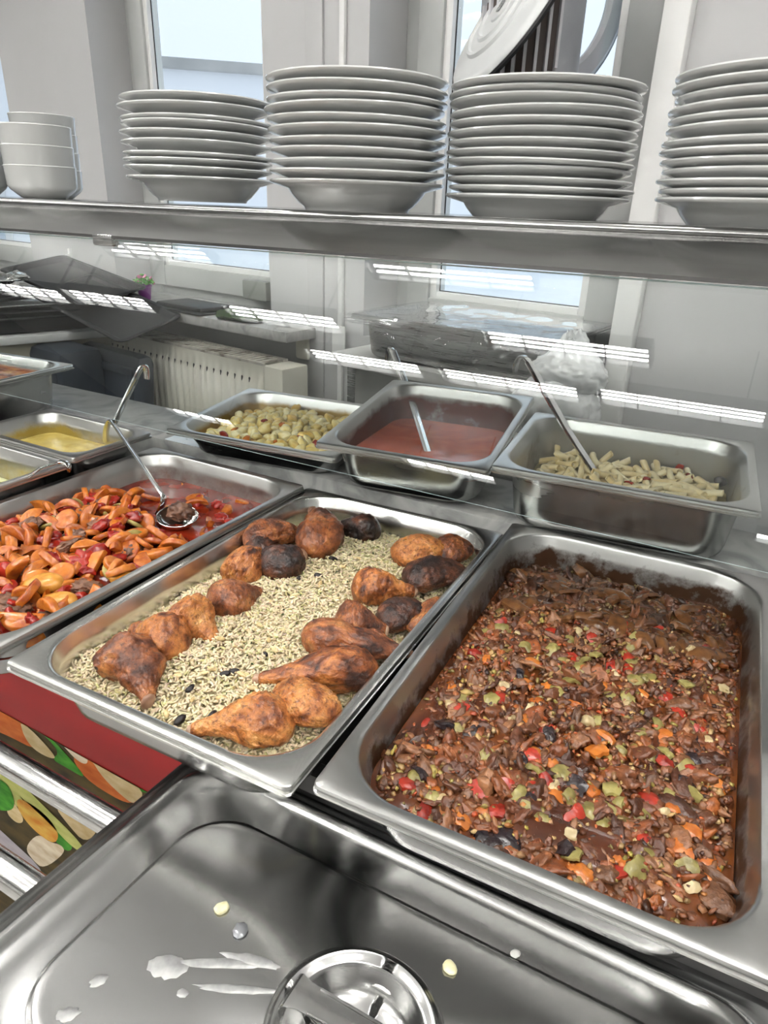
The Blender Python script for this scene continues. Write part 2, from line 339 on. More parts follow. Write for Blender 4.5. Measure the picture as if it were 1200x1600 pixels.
# the printed vegetables on the front panel: flat coloured shapes, one sheet
def chaikin(P, it=2):
    for _ in range(it):
        Q=[]
        for i in range(len(P)):
            a=P[i]; b=P[(i+1)%len(P)]; Q += [(.75*a[0]+.25*b[0],.75*a[1]+.25*b[1]),(.25*a[0]+.75*b[0],.25*a[1]+.75*b[1])]
        P=Q
    return P
pc=lambda n,c,c2,sc=30: noisy(mat('print_'+n,c,.6,spec=.12),[(.3,c2),(.7,c)],scale=sc,detail=5,stretch=(1,1,2.5))
PM=[pc('ground',(.030,.022,.012),(.10,.07,.02),18),pc('orange',(.62,.17,.035),(.45,.09,.015)),pc('green',(.08,.33,.03),(.02,.14,.01)),pc('onion',(.62,.50,.30),(.45,.32,.14)),pc('celery',(.50,.50,.17),(.38,.40,.10)),pc('amber',(.60,.40,.08),(.50,.18,.02)),pc('rice',(.72,.64,.50),(.5,.38,.24)),pc('plate',(.42,.38,.40),(.33,.30,.33))]
mb=MB(); zt=-.226; mb.box((-1.9,PY-.0006,FL_Z+.1),(1.6,PY-.0002,zt))
def decal(poly, mi, lay):   # crop coordinates of the photo (280x360 region enlarged 4.286x)
    cx=sum(p[0] for p in poly)/len(poly); cy=sum(p[1] for p in poly)/len(poly); poly=[(cx+(x-cx)*1.22,cy+(y-cy)*1.22) for x,y in poly]
    pts=[py(x/4.286,1060+y/4.286,PY) for x,y in chaikin(poly)]
    pts=[(p.x,min(p.z,zt)) for p in pts]
    n=len(pts); y1=PY-.0008-.0002*lay
    mb.add([(x,y1,z) for x,z in pts],[tuple(range(n))],mi)
    base.append((pts,mi,y1))
base=[]
decal([(-150,120),(160,290),(250,470),(0,340),(-150,300)],1,1)
decal([(150,230),(260,300),(410,470),(560,640),(420,560),(350,520),(400,480),(260,340)],2,2)
decal([(155,285),(360,500),(340,520),(240,470),(180,390)],3,3)
decal([(415,395),(570,490),(580,560),(520,540),(430,440)],6,2)
decal([(510,520),(700,570),(880,800),(800,800),(580,660)],1,1)
decal([(630,520),(760,610),(950,740),(890,820),(800,750),(690,640)],3,3)
decal([(800,570),(900,640),(1020,690),(980,760),(880,700)],2,2)
decal([(-200,500),(60,620),(110,770),(170,830),(100,840),(60,760),(-200,660)],4,3)
decal([(40,580),(200,760),(540,1090),(480,1110),(300,920),(120,760)],4,4)
decal([(-40,670),(60,715),(98,835),(60,870),(-40,850)],2,6)
decal([(90,820),(155,920),(150,955),(110,950),(55,890)],3,5)
decal([(140,820),(220,850),(330,940),(380,1030),(345,1080),(230,995),(150,890)],5,4)
decal([(300,770),(420,830),(660,970),(610,1000),(420,880)],1,2)
decal([(390,860),(560,930),(650,990),(570,1080),(470,970)],3,3)
decal([(370,1000),(490,1110),(450,1150),(360,1060)],2,3)
decal([(195,1130),(270,1050),(330,1100),(400,1115),(420,1160),(300,1250),(240,1200)],6,4)
decal([(-100,930),(60,1075),(280,1280),(190,1340),(-100,1150)],7,3)
for dx,dz in ((.33,-.02),(.62,.01),(-.34,.015),(-.66,-.02),(.9,0)):      # the print runs on along the counter
    for pts,mi,y1 in list(base): 
        mb.add([(x+dx,y1-.0001,min(z+dz,zt)) for x,z in pts],[tuple(range(len(pts)))],mi)
o=off(mb).build('food_print',PM,ct,0); o['label']='printed photo strip of peppers, onions and carrots below the red band'
# tray rails
rl=thing('tray_rail','stainless tray slide of parallel tubes in front of the red panel','tray rail',Matrix.Translation((0,-.1,-.08)))
RAILS=((-.022,-.0990),(-.100,-.0935),(-.185,-.0875),(-.265,-.082))
for y,z in RAILS:
    MB().tube([(-1.9,y+.1,z+.08),(1.6,y+.1,z+.08)],.0125,20).build('tube',M['steel'],rl)
for x in (-1.2,-.35,.95): 
    MB().box((x-.004,-.18,-.05),(x+.004,.195,-.012),bev=.002).build('bracket',M['steel_dark'],rl)

# ------------------------------------------------------------------ plate shelf and sneeze guard
sh=thing('plate_shelf','polished steel plate shelf with a sloping front lip above the counter','shelf',Matrix.Translation((0,.65,.395)))
prof=[(.86,.3975),(.507,.3975)]+[(.5035+.0065*math.cos(math.radians(a)),.3945+.0065*math.sin(math.radians(a))-.0035) for a in range(60,205,12)]
for i in range(0,15): t=i/14; prof.append((.494-.063*t,.3865-.032*t**1.3))
prof+=[(.4312,.3505),(.434,.3505),(.4375,.3535),(.494,.384),(.52,.389),(.86,.389)]
mb=MB(); n=len(prof); mb.rings([[(x,y-.65,z-.395) for y,z in prof] for x in (-2.0,1.45)],(True,True)); mb.build('shelf_board',M['steel_shelf'],sh,40)
for x in (-1.95,1.40):
    MB().box((x-.02,.0,-.40),(x+.02,.04,-.007),bev=.004).build('post',M['steel'],sh)
gt,gb=Vector((0,.4385,.349)),Vector((0,.35,.1135)); gd=(gt-gb).normalized(); gn=Vector((0,gd.z,-gd.y))*.006
gg=thing('sneeze_guard','clear slanted glass guard hanging below the plate shelf','glass guard',None)
c=[gb,gt,gt+gn,gb+gn]; x0,x1=-1.9,1.38
V=[(x0,p.y,p.z) for p in c]+[(x1,p.y,p.z) for p in c]
MB().add(V,[(0,1,5,4),(2,3,7,6)]).add(V,[(3,0,4,7),(1,2,6,5),(0,3,2,1),(4,5,6,7)],1).build('glass_pane',[M['sneeze'],M['sneeze_edge']],gg,0)
for x in (-1.6,-.3,1.1):
    MB().box((x-.02,.430,.340),(x+.02,.445,.356),bev=.002).build('clamp',M['steel'],gg)

# ------------------------------------------------------------------ plates and bowls on the shelf
def plate_mesh(r, foot, h):
    p=[(0,.003),(foot-.006,.003),(foot-.004,0),(foot,0),(foot+.002,.004),(foot+.008,.008),(foot+.018,h*.55),(r-.024,h-.0085),(r-.004,h-.0032),(r-.0008,h-.0018),(r,h),(r-.0008,h+.0016),(r-.004,h+.0022),(r-.012,h+.0004),(r-.034,h-.0035),(foot+.012,h*.42),(foot+.002,.0085),(foot-.012,.0065),(0,.0065)]
    return MB().lathe(p,72).mesh('plate',M['china'],50)
ORD=['topmost','second','third','fourth','fifth','sixth','seventh','eighth','ninth','tenth','eleventh','twelfth','bottom']
def stack(x,y,r,z0,rims,name,grp,h=.034,wob=.0025):
    me=plate_mesh(r,r*.60,h); n=len(rims)
    for i,zr in enumerate(rims):           # rims listed from the bottom up: height of the rim
        k=n-1-i; pos=(x+RNG.normal(0,wob)*(i>0),y+RNG.normal(0,wob)*(i>0),zr-h)
        o=link('plate',me,None,Matrix.Translation(pos)@Matrix.Rotation(RNG.normal(0,.006)*(i>0),4,'X')@Matrix.Rotation(RNG.normal(0,.006)*(i>0),4,'Y'))
        w='bottom' if i==0 else ('topmost' if k==0 else ORD[k])
        tag(o,f'{w} white plate'+(' from the top' if 0<k<n-1 else '')+f' in the {name}','plate',grp)
ZS=.3975
def rims_from(px,xs,Y):     # photo rows of the rims -> heights
    return [py(xs,v,Y).z for v in px]
stack(-.314,.66,.119,ZS,rims_from([276,262,249,239,223,207,191,179,164,148][:1]+[259,246,236,217,200,185,176,153,138],313,.545),'leftmost stack of plates','plates in the leftmost stack')
stack(.035,.58,.117,ZS,rims_from([282,264,246,228,210,191,173,154,138,119,100],560,.465),'second stack from the left','plates in the second stack')
stack(.263,.65,.117,ZS,rims_from([306,292,277,262,247,231,214,197,180,163,145,131,114],840,.535),'third stack from the left','plates in the third stack')
stack(.536,.60,.117,ZS,rims_from([312,296,279,262,245,226,209,190,172,152,131,111,91],1180,.485),'rightmost plate stack','plates in the rightmost stack')
def bowl_mesh():
    p=[(0,.003),(.030,.003),(.034,0),(.038,.001),(.054,.014),(.058,.020),(.0595,.050),(.0605,.0515),(.0595,.053),(.057,.051),(.0545,.022),(.048,.013),(.034,.007),(0,.006)]
    return MB().lathe(p,64).mesh('bowl',M['china'],40)
bme=bowl_mesh()
for (x,y,zs,nm) in ((-.637,.60,(0,.0315,.063),'front stack'),(-.78,.56,(0,.0315,.063),'stack cut by the left edge'),(-.77,.72,(0,.0315,.063,.0945),'tall stack behind')):
    for i,z in enumerate(zs):
        o=link('bowl',bme,None,Matrix.Translation((x,y,ZS+z)))
        w=('bottom','second lowest','third lowest','topmost')[i] if i<len(zs)-1 else 'topmost'
        tag(o,f'{w} white bowl in the {nm}','bowl','white bowls at the left end of the shelf')

# ------------------------------------------------------------------ gastronorm pans
def pan_mesh(w,l,depth,R,name):
    a,b=w/2-.0115,l/2-.0125; n=10; d=depth
    rg=[(w/2,l/2,.007,-.0095),(w/2+.0010,l/2+.0010,.007,-.0088),(w/2+.0010,l/2+.0010,.007,-.0068),(w/2-.0014,l/2-.0014,.006,-.0060),(w/2-.0014,l/2-.0014,.006,-.0040),(w/2+.0003,l/2+.0003,.007,-.003),(w/2-.0004,l/2-.0004,.0068,-.0006),(w/2-.0016,l/2-.0016,.006,0),(a+.0035,b+.0035,R+.003,0),(a+.001,b+.001,R+.001,-.0007),(a-.0008,b-.0008,R,-.003),(a-.002,b-.002,R-.001,-.011),(a-.0045,b-.0045,R-.002,-.0145),(a-.0055,b-.0055,R-.002,-.022),
        (a-.012,b-.012,R-.006,-d+.016),(a-.0145,b-.0145,R-.008,-d+.007),(a-.020,b-.020,R-.012,-d+.0018),(a-.028,b-.028,R-.018,-d)]
    return MB().rings([rrect(x,y,r,z,n) for x,y,r,z in rg],(False,True)).mesh(name,[],35)
def pan(Mx,w,l,depth,R,m,label,name='food_pan'):
    me=pan_mesh(w,l,depth,R,name); bm=bmesh.new(); bm.from_mesh(me); low=min(bm.faces,key=lambda f:f.calc_center_median().z)
    if low.normal.z<0: bmesh.ops.reverse_faces(bm,faces=bm.faces[:])
    bm.to_mesh(me); bm.free(); o=link(name,me,None,Mx); o.data.materials.append(m); o.data.materials.append(M['steel_pan'])
    s=o.modifiers.new('sheet','SOLIDIFY'); s.thickness=.0009; s.offset=-1; s.material_offset=1; s.material_offset_rim=1
    return tag(o,label,'food pan')
M_rice=pose(.152,.273,-.004,1.9,-.3); M_stew=pose(.484,.302,.000,2.4,1.4); M_veg=pose(-.178,.253,.004,-.6,.2)
M_tom=pose(.121,.688,.095,7.2,5.2); M_pas=pose(.432,.671,.100,5,2.1); M_chk=pose(-.155,.664,.053,6.5,3.2)
M_yel=pose(-.462,.430,.035,0,0); M_grn=pose(-.462,.263,.030,0,0); M_las=pose(-.775,.455,.1,4,0)
P_steel=stained('pan_steel_clean',.70,(.25,.2,.12),.20,9,(.16,.3)); P_stew=stained('pan_steel_stew',.46,(.060,.026,.011),.62,34,(.22,.4)); P_veg=stained('pan_steel_veg',.52,(.16,.05,.015),.5,10)
P_tom=stained('pan_steel_tomato',.50,(.11,.018,.008),.72,8); P_pas=stained('pan_steel_pasta',.56,(.22,.16,.08),.4,9); P_chk=stained('pan_steel_curry',.54,(.26,.16,.03),.78,9); P_yel=stained('pan_steel_sauce',.55,(.40,.30,.07),.62,9)
pan(M_rice,.325,.53,.065,.058,P_steel,'clean full-size steel pan holding rice and chicken legs')
pan(M_stew,.325,.53,.066,.058,P_stew,'stained full-size steel pan holding the aubergine and pepper stew')
pan(M_veg,.325,.53,.065,.058,P_veg,'full-size steel pan holding carrots in red sauce')
pan(M_tom,.265,.325,.078,.05,P_tom,'half-size steel pan of red tomato sauce, middle of the back row')
pan(M_pas,.325,.265,.094,.05,P_pas,'deep half-size steel pan of penne at the right end of the back row')
pan(M_chk,.325,.265,.050,.05,P_chk,'half-size steel pan of yellow chicken pieces in the back row')
pan(M_yel,.265,.162,.100,.035,P_yel,'small steel pan of yellow sauce left of the carrot pan')
pan(M_grn,.265,.162,.095,.035,P_yel,'small steel pan of pale green dip in front of the yellow sauce')
pan(M_las,.325,.265,.098,.05,P_steel,'half-size steel pan of browned bake at the far left')

o=MB().box((-.37,.576,-.0028),(-.235,.612,-.0018)).build('paper_card',noisy(mat('pale_card',(.72,.80,.86),.5),[(.30,(.10,.11,.14)),(.36,(.70,.78,.85)),(.7,(.80,.85,.90))],scale=38,detail=3),None,0); tag(o,'pale blue specked card lying on the ledge behind the carrot pan','card')
# ------------------------------------------------------------------ lid in the foreground
M_lid=pose(.433,-.069,-.071,1.3,-4.2)
ld=thing('pan_lid','large shiny steel pan lid with round handle recess lying on the tray rail','lid',M_lid)
rg=[(.265,.1625,.030,-.011),(.2652,.1627,.030,-.0095),(.264,.1615,.029,-.0085),(.258,.1555,.03,-.0075),(.250,.1475,.034,-.0045),(.2455,.143,.038,-.0008),(.243,.1405,.040,0),(.2405,.138,.040,-.0008),(.2375,.135,.041,-.0045),(.233,.1305,.043,-.0082),(.205,.1045,.046,-.0095),(.2035,.103,.045,-.0092),(.2020,.1015,.044,-.0078),(.2000,.0995,.043,-.0074),(.196,.0955,.042,-.0080),(.11,.08,.07,-.0080)]
rg+=[(r,r,r,z) for r,z in ((.060,-.0078),(.0575,-.0070),(.0555,-.0045),(.0530,-.0030),(.0505,-.0036),(.0485,-.0058),(.0465,-.0062),(.0445,-.009),(.040,-.018),(.033,-.0245),(.020,-.0275),(.006,-.028))]
o=MB().rings([rrect(x,y,r,z,12) for x,y,r,z in rg],(False,True)).build('lid_plate',M['steel_lid'],ld,40); s=o.modifiers.new('sheet','SOLIDIFY'); s.thickness=.0008; s.offset=0
mb=MB()
P=[(-.0495,.0,-.0035),(-.046,0,-.0005),(-.038,0,.0),(0,0,.0015),(.038,0,.0),(.046,0,-.0005),(.0495,0,-.0035)]
mb.tube(P,.01,8,flat=[(.026,.0012),(.025,.0012),(.020,.0014),(.018,.0014),(.020,.0014),(.025,.0012),(.026,.0012)])
for s_ in (-1,1): mb.tube([(-.030,.0085*s_,.0012),(0,.0078*s_,.0026),(.030,.0085*s_,.0012)],.0011,6)
h=mb.build('handle',M['chrome'],ld); h['label']='chrome strap handle across the recess'
# spills on the lid
spill=noisy(mat('dried_starch',(.4,.4,.39),.4,.35),[(.35,(.26,.26,.26)),(.65,(.50,.50,.49))],scale=60,detail=7); 
def blob(px,py_,r,m,nm,label,cat='food scrap',hh=.35,sx=1.2,grp=None):
    p=ploc(M_lid,px,py_,-.0073); V,F=chunk_tpl(2,px,.2,1.3,(r*sx,r,r*hh)); o=MB().add(V,F).build(nm,m,None,60,M_lid@Matrix.Translation(p+Vector((0,0,r*hh*.6)))@Matrix.Rotation(px,4,'Z')); tag(o,label,cat,grp)
gr=noisy(mat('sweetcorn_scrap',(.66,.62,.36),.4),[(.3,(.6,.56,.3)),(.7,(.75,.72,.5))],scale=200)
blob(347,1420,.0052,gr,'food_scrap','pale chickpea crumb on the lid, upper of the two'); blob(703,1513,.0050,gr,'food_scrap','pale round crumb on the lid right of the handle recess')
blob(805,1491,.0032,mat('pale_scrap',(.7,.7,.66),.4),'food_scrap','tiny white crumb at the right of the lid')
drop=mat('water_drop',(.8,.82,.85),.03,coat=1); blob(376,1455,.0055,mat('clear_drop',(.35,.36,.38),.02,.6),'water_drop','clear water drop beside the pale crumb on the lid','drop',.25)
for q,(px,py_,rx,ry,an) in enumerate(((262,1510,.014,.0085,.4),(340,1505,.032,.0035,.5),(395,1500,.02,.004,.3),(372,1545,.03,.003,.45),(154,1532,.006,.004,1),(285,1552,.004,.003,.3),(105,1585,.007,.005,.8))):
    p=ploc(M_lid,px,py_,-.0072); m=MB(); n=26
    m.rings([[(rx*k*math.cos(2*math.pi*j/n)*(1+.35*nz((math.cos(j/4.1),math.sin(j/4.1),q),2,q)),ry*k*math.sin(2*math.pi*j/n)*(1+.35*nz((math.cos(j/4.1),math.sin(j/4.1),q+9),2,q)),zz) for j in range(n)] for k,zz in ((1,-.0003),(.9,.0002),(.4,.0003),(.02,.0003))],(False,True))
    o=m.build('starch_stain',spill,None,60,M_lid@Matrix.Translation(p)@Matrix.Rotation(an,4,'Z')); tag(o,('largest white starch smear on the lid','long thin starch streak on the lid','starch streak beside the handle recess','lower faint starch streak on the lid','small starch spot on the left of the lid','tiny starch speck below the large smear','starch spot at the front left of the lid')[q],'stain')

# ------------------------------------------------------------------ along the window wall
def wthing(name,label,cat,s=0,y=0,z=0,yaw=0,grp=None): return thing(name,label,cat,WM@Matrix.Translation((s,y,z))@Matrix.Rotation(math.radians(yaw),4,'Z'),grp)
# stone sills
for nm,a,b,d,lab in (('stone slab under the middle window, above the radiator',-.50,.60,-.13,''),('stone slab at the far left window',-2.1,-1.0,-.12,'')):
    o=MB().box((a,d,.034),(b,.125,.066),bev=.005).build('window_sill',M['marble'],None,30,WM); tag(o,'grey veined '+nm,'sill')
# radiator
rd=wthing('radiator','cream ribbed panel radiator under the middle window','radiator',-.85,-.06,-.645)
Lr=1.395; mb=MB(); n=int(Lr/.0045); rows=[]
def ribx(x): 
    k=(x%.0333)/.0333; return -.112-(.012*max(0,min(1,(.5-abs(k-.5))*5-.5)))
xs=[i*Lr/n for i in range(n+1)]
for z,fl in ((.02,1),(.035,0),(.555,0),(.575,1),(.61,1)):
    rows.append([(x,-.112 if fl else ribx(x),z) for x in xs])
mb.rings(rows,(False,False),False); mb.box((0,-.110,.02),(Lr,-.09,.61)); mb.build('front_panel',M['cream'],rd,40)
mb=MB()
for i in range(int(Lr/.0333)): mb.add(*[[(i*.0333+.001+.0055*math.cos(t*.785),-.1135,.560+.010*math.sin(t*.785)) for t in range(8)]+[(i*.0333+.001,-.1128,.560)],[(t,(t+1)%8,8) for t in range(8)]])
mb.build('slots',M['black'],rd,0)
MB().box((0,-.03,.02),(Lr,-.012,.61)).build('back_panel',M['cream'],rd,0)
mb=MB()
for i in range(56):
    x=.012+i*(Lr-.03)/56
    mb.box((x,-.105,.612),(x+.015,-.028,.617))
mb.box((0,-.112,.611),(Lr,-.104,.619)); mb.box((0,-.03,.611),(Lr,-.012,.619))
gl=noisy(mat('grimy_enamel',(.5,.48,.43),.5),[(.38,(.16,.13,.10)),(.5,(.46,.43,.38)),(.7,(.62,.59,.53))],scale=16,detail=7); mb.build('top_grille',gl,rd,0)
m=MB(); m.box((Lr+.004,-.118,.02),(Lr+.085,-.012,.615),bev=.006); m.build('side_cover',M['cream'],rd)
MB().lathe([(0,0),(.016,0),(.018,.004),(.018,.022),(.013,.028),(0,.028)],20).map(lambda p:Vector((p.x+Lr+.045,-.118-p.z,p.y*1.3+.50))).build('valve_hole',M['black'],rd)
MB().tube([(Lr+.045,-.125,.50),(Lr+.09,-.13,.47),(Lr+.115,-.10,.43)],.003,6).build('valve_wire',M['steel'],rd)
o=MB().box((Lr-.008,-.116,.30),(Lr+.004,-.108,.52),bev=.002).build('dark_gap',noisy(mat('gap_brown',(.05,.03,.02),.7),[(.4,(.02,.012,.01)),(.7,(.16,.08,.04))],scale=40),rd); o['label']='dark brown gap at the end of the panel'  # near-black strip with brown mottling between panel and side cover
# socket on the pier
o=MB().box((.522,-.02,-.035),(.575,0,.055),bev=.009).build('wall_socket',M['cream'],None,30,WM); tag(o,'cream rounded electrical box on the wall pier right of the radiator','socket')
o=MB().box((.675,-.018,-.02),(.725,-.012,.085),bev=.002).build('trunking_box',M['frame_w'],None,30,WM); tag(o,'white junction box on the cable trunking','junction box')
# tap / bracket on left pier
t=wthing('curtain_bracket','small white wall bracket on the left pier','bracket',-.765,0,.1)
MB().box((-.008,-.012,0),(.008,0,.11),bev=.003).build('plate',M['frame_w'],t); MB().tube([(0,-.012,.085),(.012,-.03,.085),(.012,-.03,.03)],.006,8).build('arm',M['frame_w'],t)
# flower pot
fp=wthing('flower_pot','small purple pot of pink flowers on the middle window sill','flower pot',-.235,-.03,.066)
MB().lathe([(0,0),(.017,0),(.020,.002),(.026,.045),(.028,.046),(.028,.052),(.024,.052),(.023,.044),(0,.043)],24).build('pot',mat('purple_glaze',(.20,.02,.22),.3),fp)
gm=noisy(mat('flower_leaf',(.08,.28,.04),.5),[(.3,(.04,.18,.02)),(.7,(.14,.40,.06))],scale=60); mb=MB(); pk=MB()
for i in range(60):
    a=RNG.uniform(0,6.28); r=.036*math.sqrt(RNG.uniform()); z=.052+.03*(1-(r/.038)**2)*RNG.uniform(.5,1.2); V,F=chunk_tpl(1,i,.2,1,(.010,.006,.003)); R=Matrix.Translation((r*math.cos(a),r*math.sin(a),z))@Euler((RNG.normal(0,.7),RNG.normal(0,.7),a)).to_matrix().to_4x4()
    (mb if i%4 else pk).add([R@Vector(v)*1 for v in V] if i%4 else [R@(Vector(v)*1.15) for v in V],F)
f=mb.build('foliage',gm,fp); f['kind']='stuff'; f=pk.build('blossoms',mat('pink_petal',(.75,.25,.42),.5),fp); f['kind']='stuff'; f['label']='small pink blossoms'
# things lying on the sill
o=MB().box((-.055,-.135,.0665),(.215,.03,.0735),bev=.003).box((-.04,-.12,.0735),(.2,.015,.088),bev=.006).build('baking_tray',M['black'],None,30,WM); tag(o,'flat black tray lying on the middle window sill','tray')
V,F=chunk_tpl(3,4,.18,1.6,(.095,.05,.018)); o=MB().add([(a,b,max(c,-.012)) for a,b,c in V],F).build('sponge_cloth',noisy(mat('green_cloth',(.05,.10,.03),.9),[(.3,(.012,.03,.008)),(.7,(.05,.09,.028))],scale=90),None,50,WM@Matrix.Translation((.345,-.085,.08))); tag(o,'dark green scouring cloth on the right end of the middle sill','cloth')
o=MB().box((.165,.085,.10),(.285,.123,.165),bev=.008).build('window_sensor',mat('sensor_grey',(.22,.23,.21),.5),None,30,WM); tag(o,'grey box fixed to the lower corner of the middle window frame','sensor')
# ---- table with stacked trays at the left
TM=Matrix.Translation((-1.452,1.395,0))@Matrix.Rotation(math.radians(-21),4,'Z')      # x: to the left is negative, y: towards the viewer is negative
tb=thing('side_table','white work table at the left piled with black trays','table',TM)
MB().box((-.9,-1.3,-.045),(0,.02,-.02),bev=.004).build('table_top',M['white_paint'],tb)
MB().box((-.88,-1.28,-.13),(-.02,0,-.045)).build('apron',noisy(mat('yellowed_paint',(.42,.39,.30),.5),[(.3,(.36,.33,.25)),(.7,(.48,.45,.36))],scale=7),tb,0)
for x in (-.86,-.04):
    for y in (-1.26,-.03): MB().box((x-.02,y-.02,-.9),(x+.02,y+.02,-.13),bev=.003).build('leg',M['steel_dark'],tb)
def tray_mesh(w,l,h,m,t=.002):
    rg=[(w/2,l/2,.03,h),(w/2-.012,l/2-.012,.026,h+.001),(w/2-.018,l/2-.018,.024,h-.003),(w/2-.028,l/2-.028,.022,.003),(w/2-.034,l/2-.034,.02,.0015)]
    me=MB().rings([rrect(a,b,r,z,6) for a,b,r,z in rg],(False,True)).mesh('tray',m,35); return me
def tray(label,x,y,z,w,l,h,yaw,tx=0,ty=0,m='black',base=TM,nm='stacked_tray',grp='trays piled on the side table'):
    o=link(nm,tray_mesh(w,l,h,M[m]),None,base@Matrix.Translation((x,y,z))@Euler((math.radians(tx),math.radians(ty),math.radians(yaw))).to_matrix().to_4x4())
    s=o.modifiers.new('sheet','SOLIDIFY'); s.thickness=.003; s.offset=0; return tag(o,label,'tray',grp)
tray('deep black tray, lowest of the pile on the side table',-.32,-.34,-.017,.60,.66,.045,0)
tray('black tray with bright rim, second in the pile',-.30,-.33,.034,.58,.64,.018,-2)
tray('grey tray set back in the pile',-.33,-.36,.056,.57,.62,.012,3,m='steel_dark')
tray('black tray turned askew in the pile',-.30,-.44,.073,.40,.56,.016,24,0,2)
tray('steel tray turned askew near the top of the pile',-.34,-.46,.094,.36,.5,.014,32,-2,2,m='steel_dark')
tray('steel tray on top of the pile, turned sideways',-.36,-.40,.116,.42,.44,.012,-14,2,-2,m='steel')
V,F=chunk_tpl(3,9,.45,2.4,(.055,.035,.02)); o=MB().add([(a,b,max(c,-.008)) for a,b,c in V],F).build('crumpled_foil',M['chrome'],None,20,TM@Matrix.Translation((-.22,-.22,.142))); tag(o,'crumpled ball of foil on top of the tray pile','foil')
# two big trays leaning from the table onto the sill
def lean(label,c,d1,d2,w,l,h,m='black',nm='leaning_tray'):
    X=(Vector(d1)).normalized(); Yv=Vector(d2); Yv=(Yv-X*Yv.dot(X)).normalized(); Z=X.cross(Yv)
    Mx=Matrix(((X.x,Yv.x,Z.x,c[0]),(X.y,Yv.y,Z.y,c[1]),(X.z,Yv.z,Z.z,c[2]),(0,0,0,1)))
    o=link(nm,tray_mesh(w,l,h,M[m]),None,WM@Mx); s=o.modifiers.new('sheet','SOLIDIFY'); s.thickness=.003; s.offset=0; return tag(o,label,'tray','black trays leaning against the window sill')
lean('black tray tilted from the tray pile onto the sill, the upper one',(-.42,-.20,.118),(1,.0,-.13),(.1,1,.16),.56,.26,.016)
lean('black tray sloping down to the radiator, the lower one',(-.16,-.235,.055),(1,-.02,-.16),(.05,1,.28),.56,.24,.016)
# dark plastic crates standing below
def crate(label,Mx,w,h,d):
    t=thing('plastic_crate',label,'crate',Mx,'dark plastic crates by the radiator')
    MB().box((0,0,0),(w,d,h),bev=.03).build('shell',M['crate'],t)
    mb=MB()
    for i in range(5): z=.12+i*(h-.2)/5; mb.box((.06,-.008,z),(w-.06,.004,z+.02),bev=.004)
    mb.box((.03,-.010,.05),(.06,.002,h-.05),bev=.004); mb.box((w-.06,-.010,.05),(w-.03,.002,h-.05),bev=.004); mb.box((.03,-.010,h-.07),(w-.03,.002,h-.045),bev=.004); mb.build('ribs',M['crate'],t); return t
crate('blue-black plastic crate leaning on the radiator',WM@Matrix.Translation((-.60,-.37,-.75))@Matrix.Rotation(math.radians(-6),4,'X'),.70,.70,.07)
crate('black plastic crate under the side table',WM@Matrix.Translation((-.95,-.46,-.75)),.86,.70,.16)

# ---- ledge by the third window with the film-covered pan, bag and boxes
lg=wthing('side_bench','pale stone-topped bench below the right window','bench',.87,0,0)
MB().box((0,-.24,.034),(.63,.125,.064),bev=.005).build('bench_top',noisy(mat('pale_stone',(.62,.61,.59),.4),[(.3,(.55,.54,.52)),(.7,(.7,.69,.67))],scale=14,detail=7),lg)
MB().box((.03,-.20,-.3),(.63,.0,.034)).build('bench_front',noisy(mat('bench_grey',(.33,.33,.31),.4),[(.3,(.26,.26,.25)),(.7,(.40,.40,.37))],scale=5),lg,0)
for x in (.04,.62): MB().box((x-.015,-.20,-.9),(x+.015,-.17,.034),bev=.002).build('leg',M['steel'],lg)
MP=WM@Matrix.Translation((1.205,-.075,.168))@Matrix.Rotation(math.radians(3),4,'Z')
cp=thing('covered_pan','deep steel pan wrapped in cling film on the bench','food pan',MP)
m_=pan_mesh(.53,.325,.10,.05,'pan_body'); m_.materials.append(M['steel_dark']); o=link('pan_body',m_,cp); s=o.modifiers.new('sheet','SOLIDIFY'); s.thickness=.001; s.offset=0
film=glassy('cling_film',(.93,.94,.94),1.5,.08,.16)
mb=MB(); rows=[]; nx,ny=48,30
for j in range(ny+1):
    rw=[]
    for i in range(nx+1):
        x=-.268+.536*i/nx; y=-.166+.332*j/ny; rw.append((x,y,.0035+.0035*nz((x,y,0),18,3)-.004*max(0,1-(x/.25)**2)*max(0,1-(y/.15)**2)))
    rows.append(rw)
mb.rings(rows,(False,False),False)
rows=[]
for j in range(16):
    t=j/15; rw=[]
    for i in range(nx+1):
        x=-.268+.536*i/nx; k=max(.12,math.sin(math.pi*min(1,max(0,(i/nx-.08)/.86)))**1.4); dpt=.012+.085*k
        rw.append((x+.004*nz((x,t,1),12,5),-.168-.010*math.sin(t*3.1)-.006*t-.010*nz((x*1.5,t*.5,2),11,7)*t,.003-dpt*t))
    rows.append(rw)
mb.rings(rows,(False,False),False); o=mb.build('film_cover',film,cp,60); o['label']='cling film stretched over the pan and sagging at the front'
# plastic bags
bag=noisy(mat('white_plastic_film',(.74,.75,.75),.25,coat=.3),[(.3,(.66,.67,.68)),(.7,(.8,.81,.81))],scale=14,bump=.35,bscale=28)
def bagmesh(sx,sy,sz,seed,knot):
    V,F=ico(5); out=[]
    for v in V:
        k=1+.10*nz(v,1.6,seed)+.07*abs(nz(v,4,seed+3)); x,y,z=v*k; z=max(z,-.72)
        if knot and v[2]>.75: q=(v[2]-.75)/.25; z+=.9*q**.8*(1+.4*nz(v,6,2)); x*=1-.62*q*(1-q*.4)+.25*q*nz(v,5,1); y*=1-.62*q*(1-q*.4)
        out.append((x*sx,y*sy,z*sz))
    return MB().add(out,F)
o=bagmesh(.088,.085,.070,3,False).build('plastic_bag',bag,None,60,WM@Matrix.Translation((1.505,-.27,.045))); tag(o,'full white plastic bag, lower of the two beside the right window','bag')
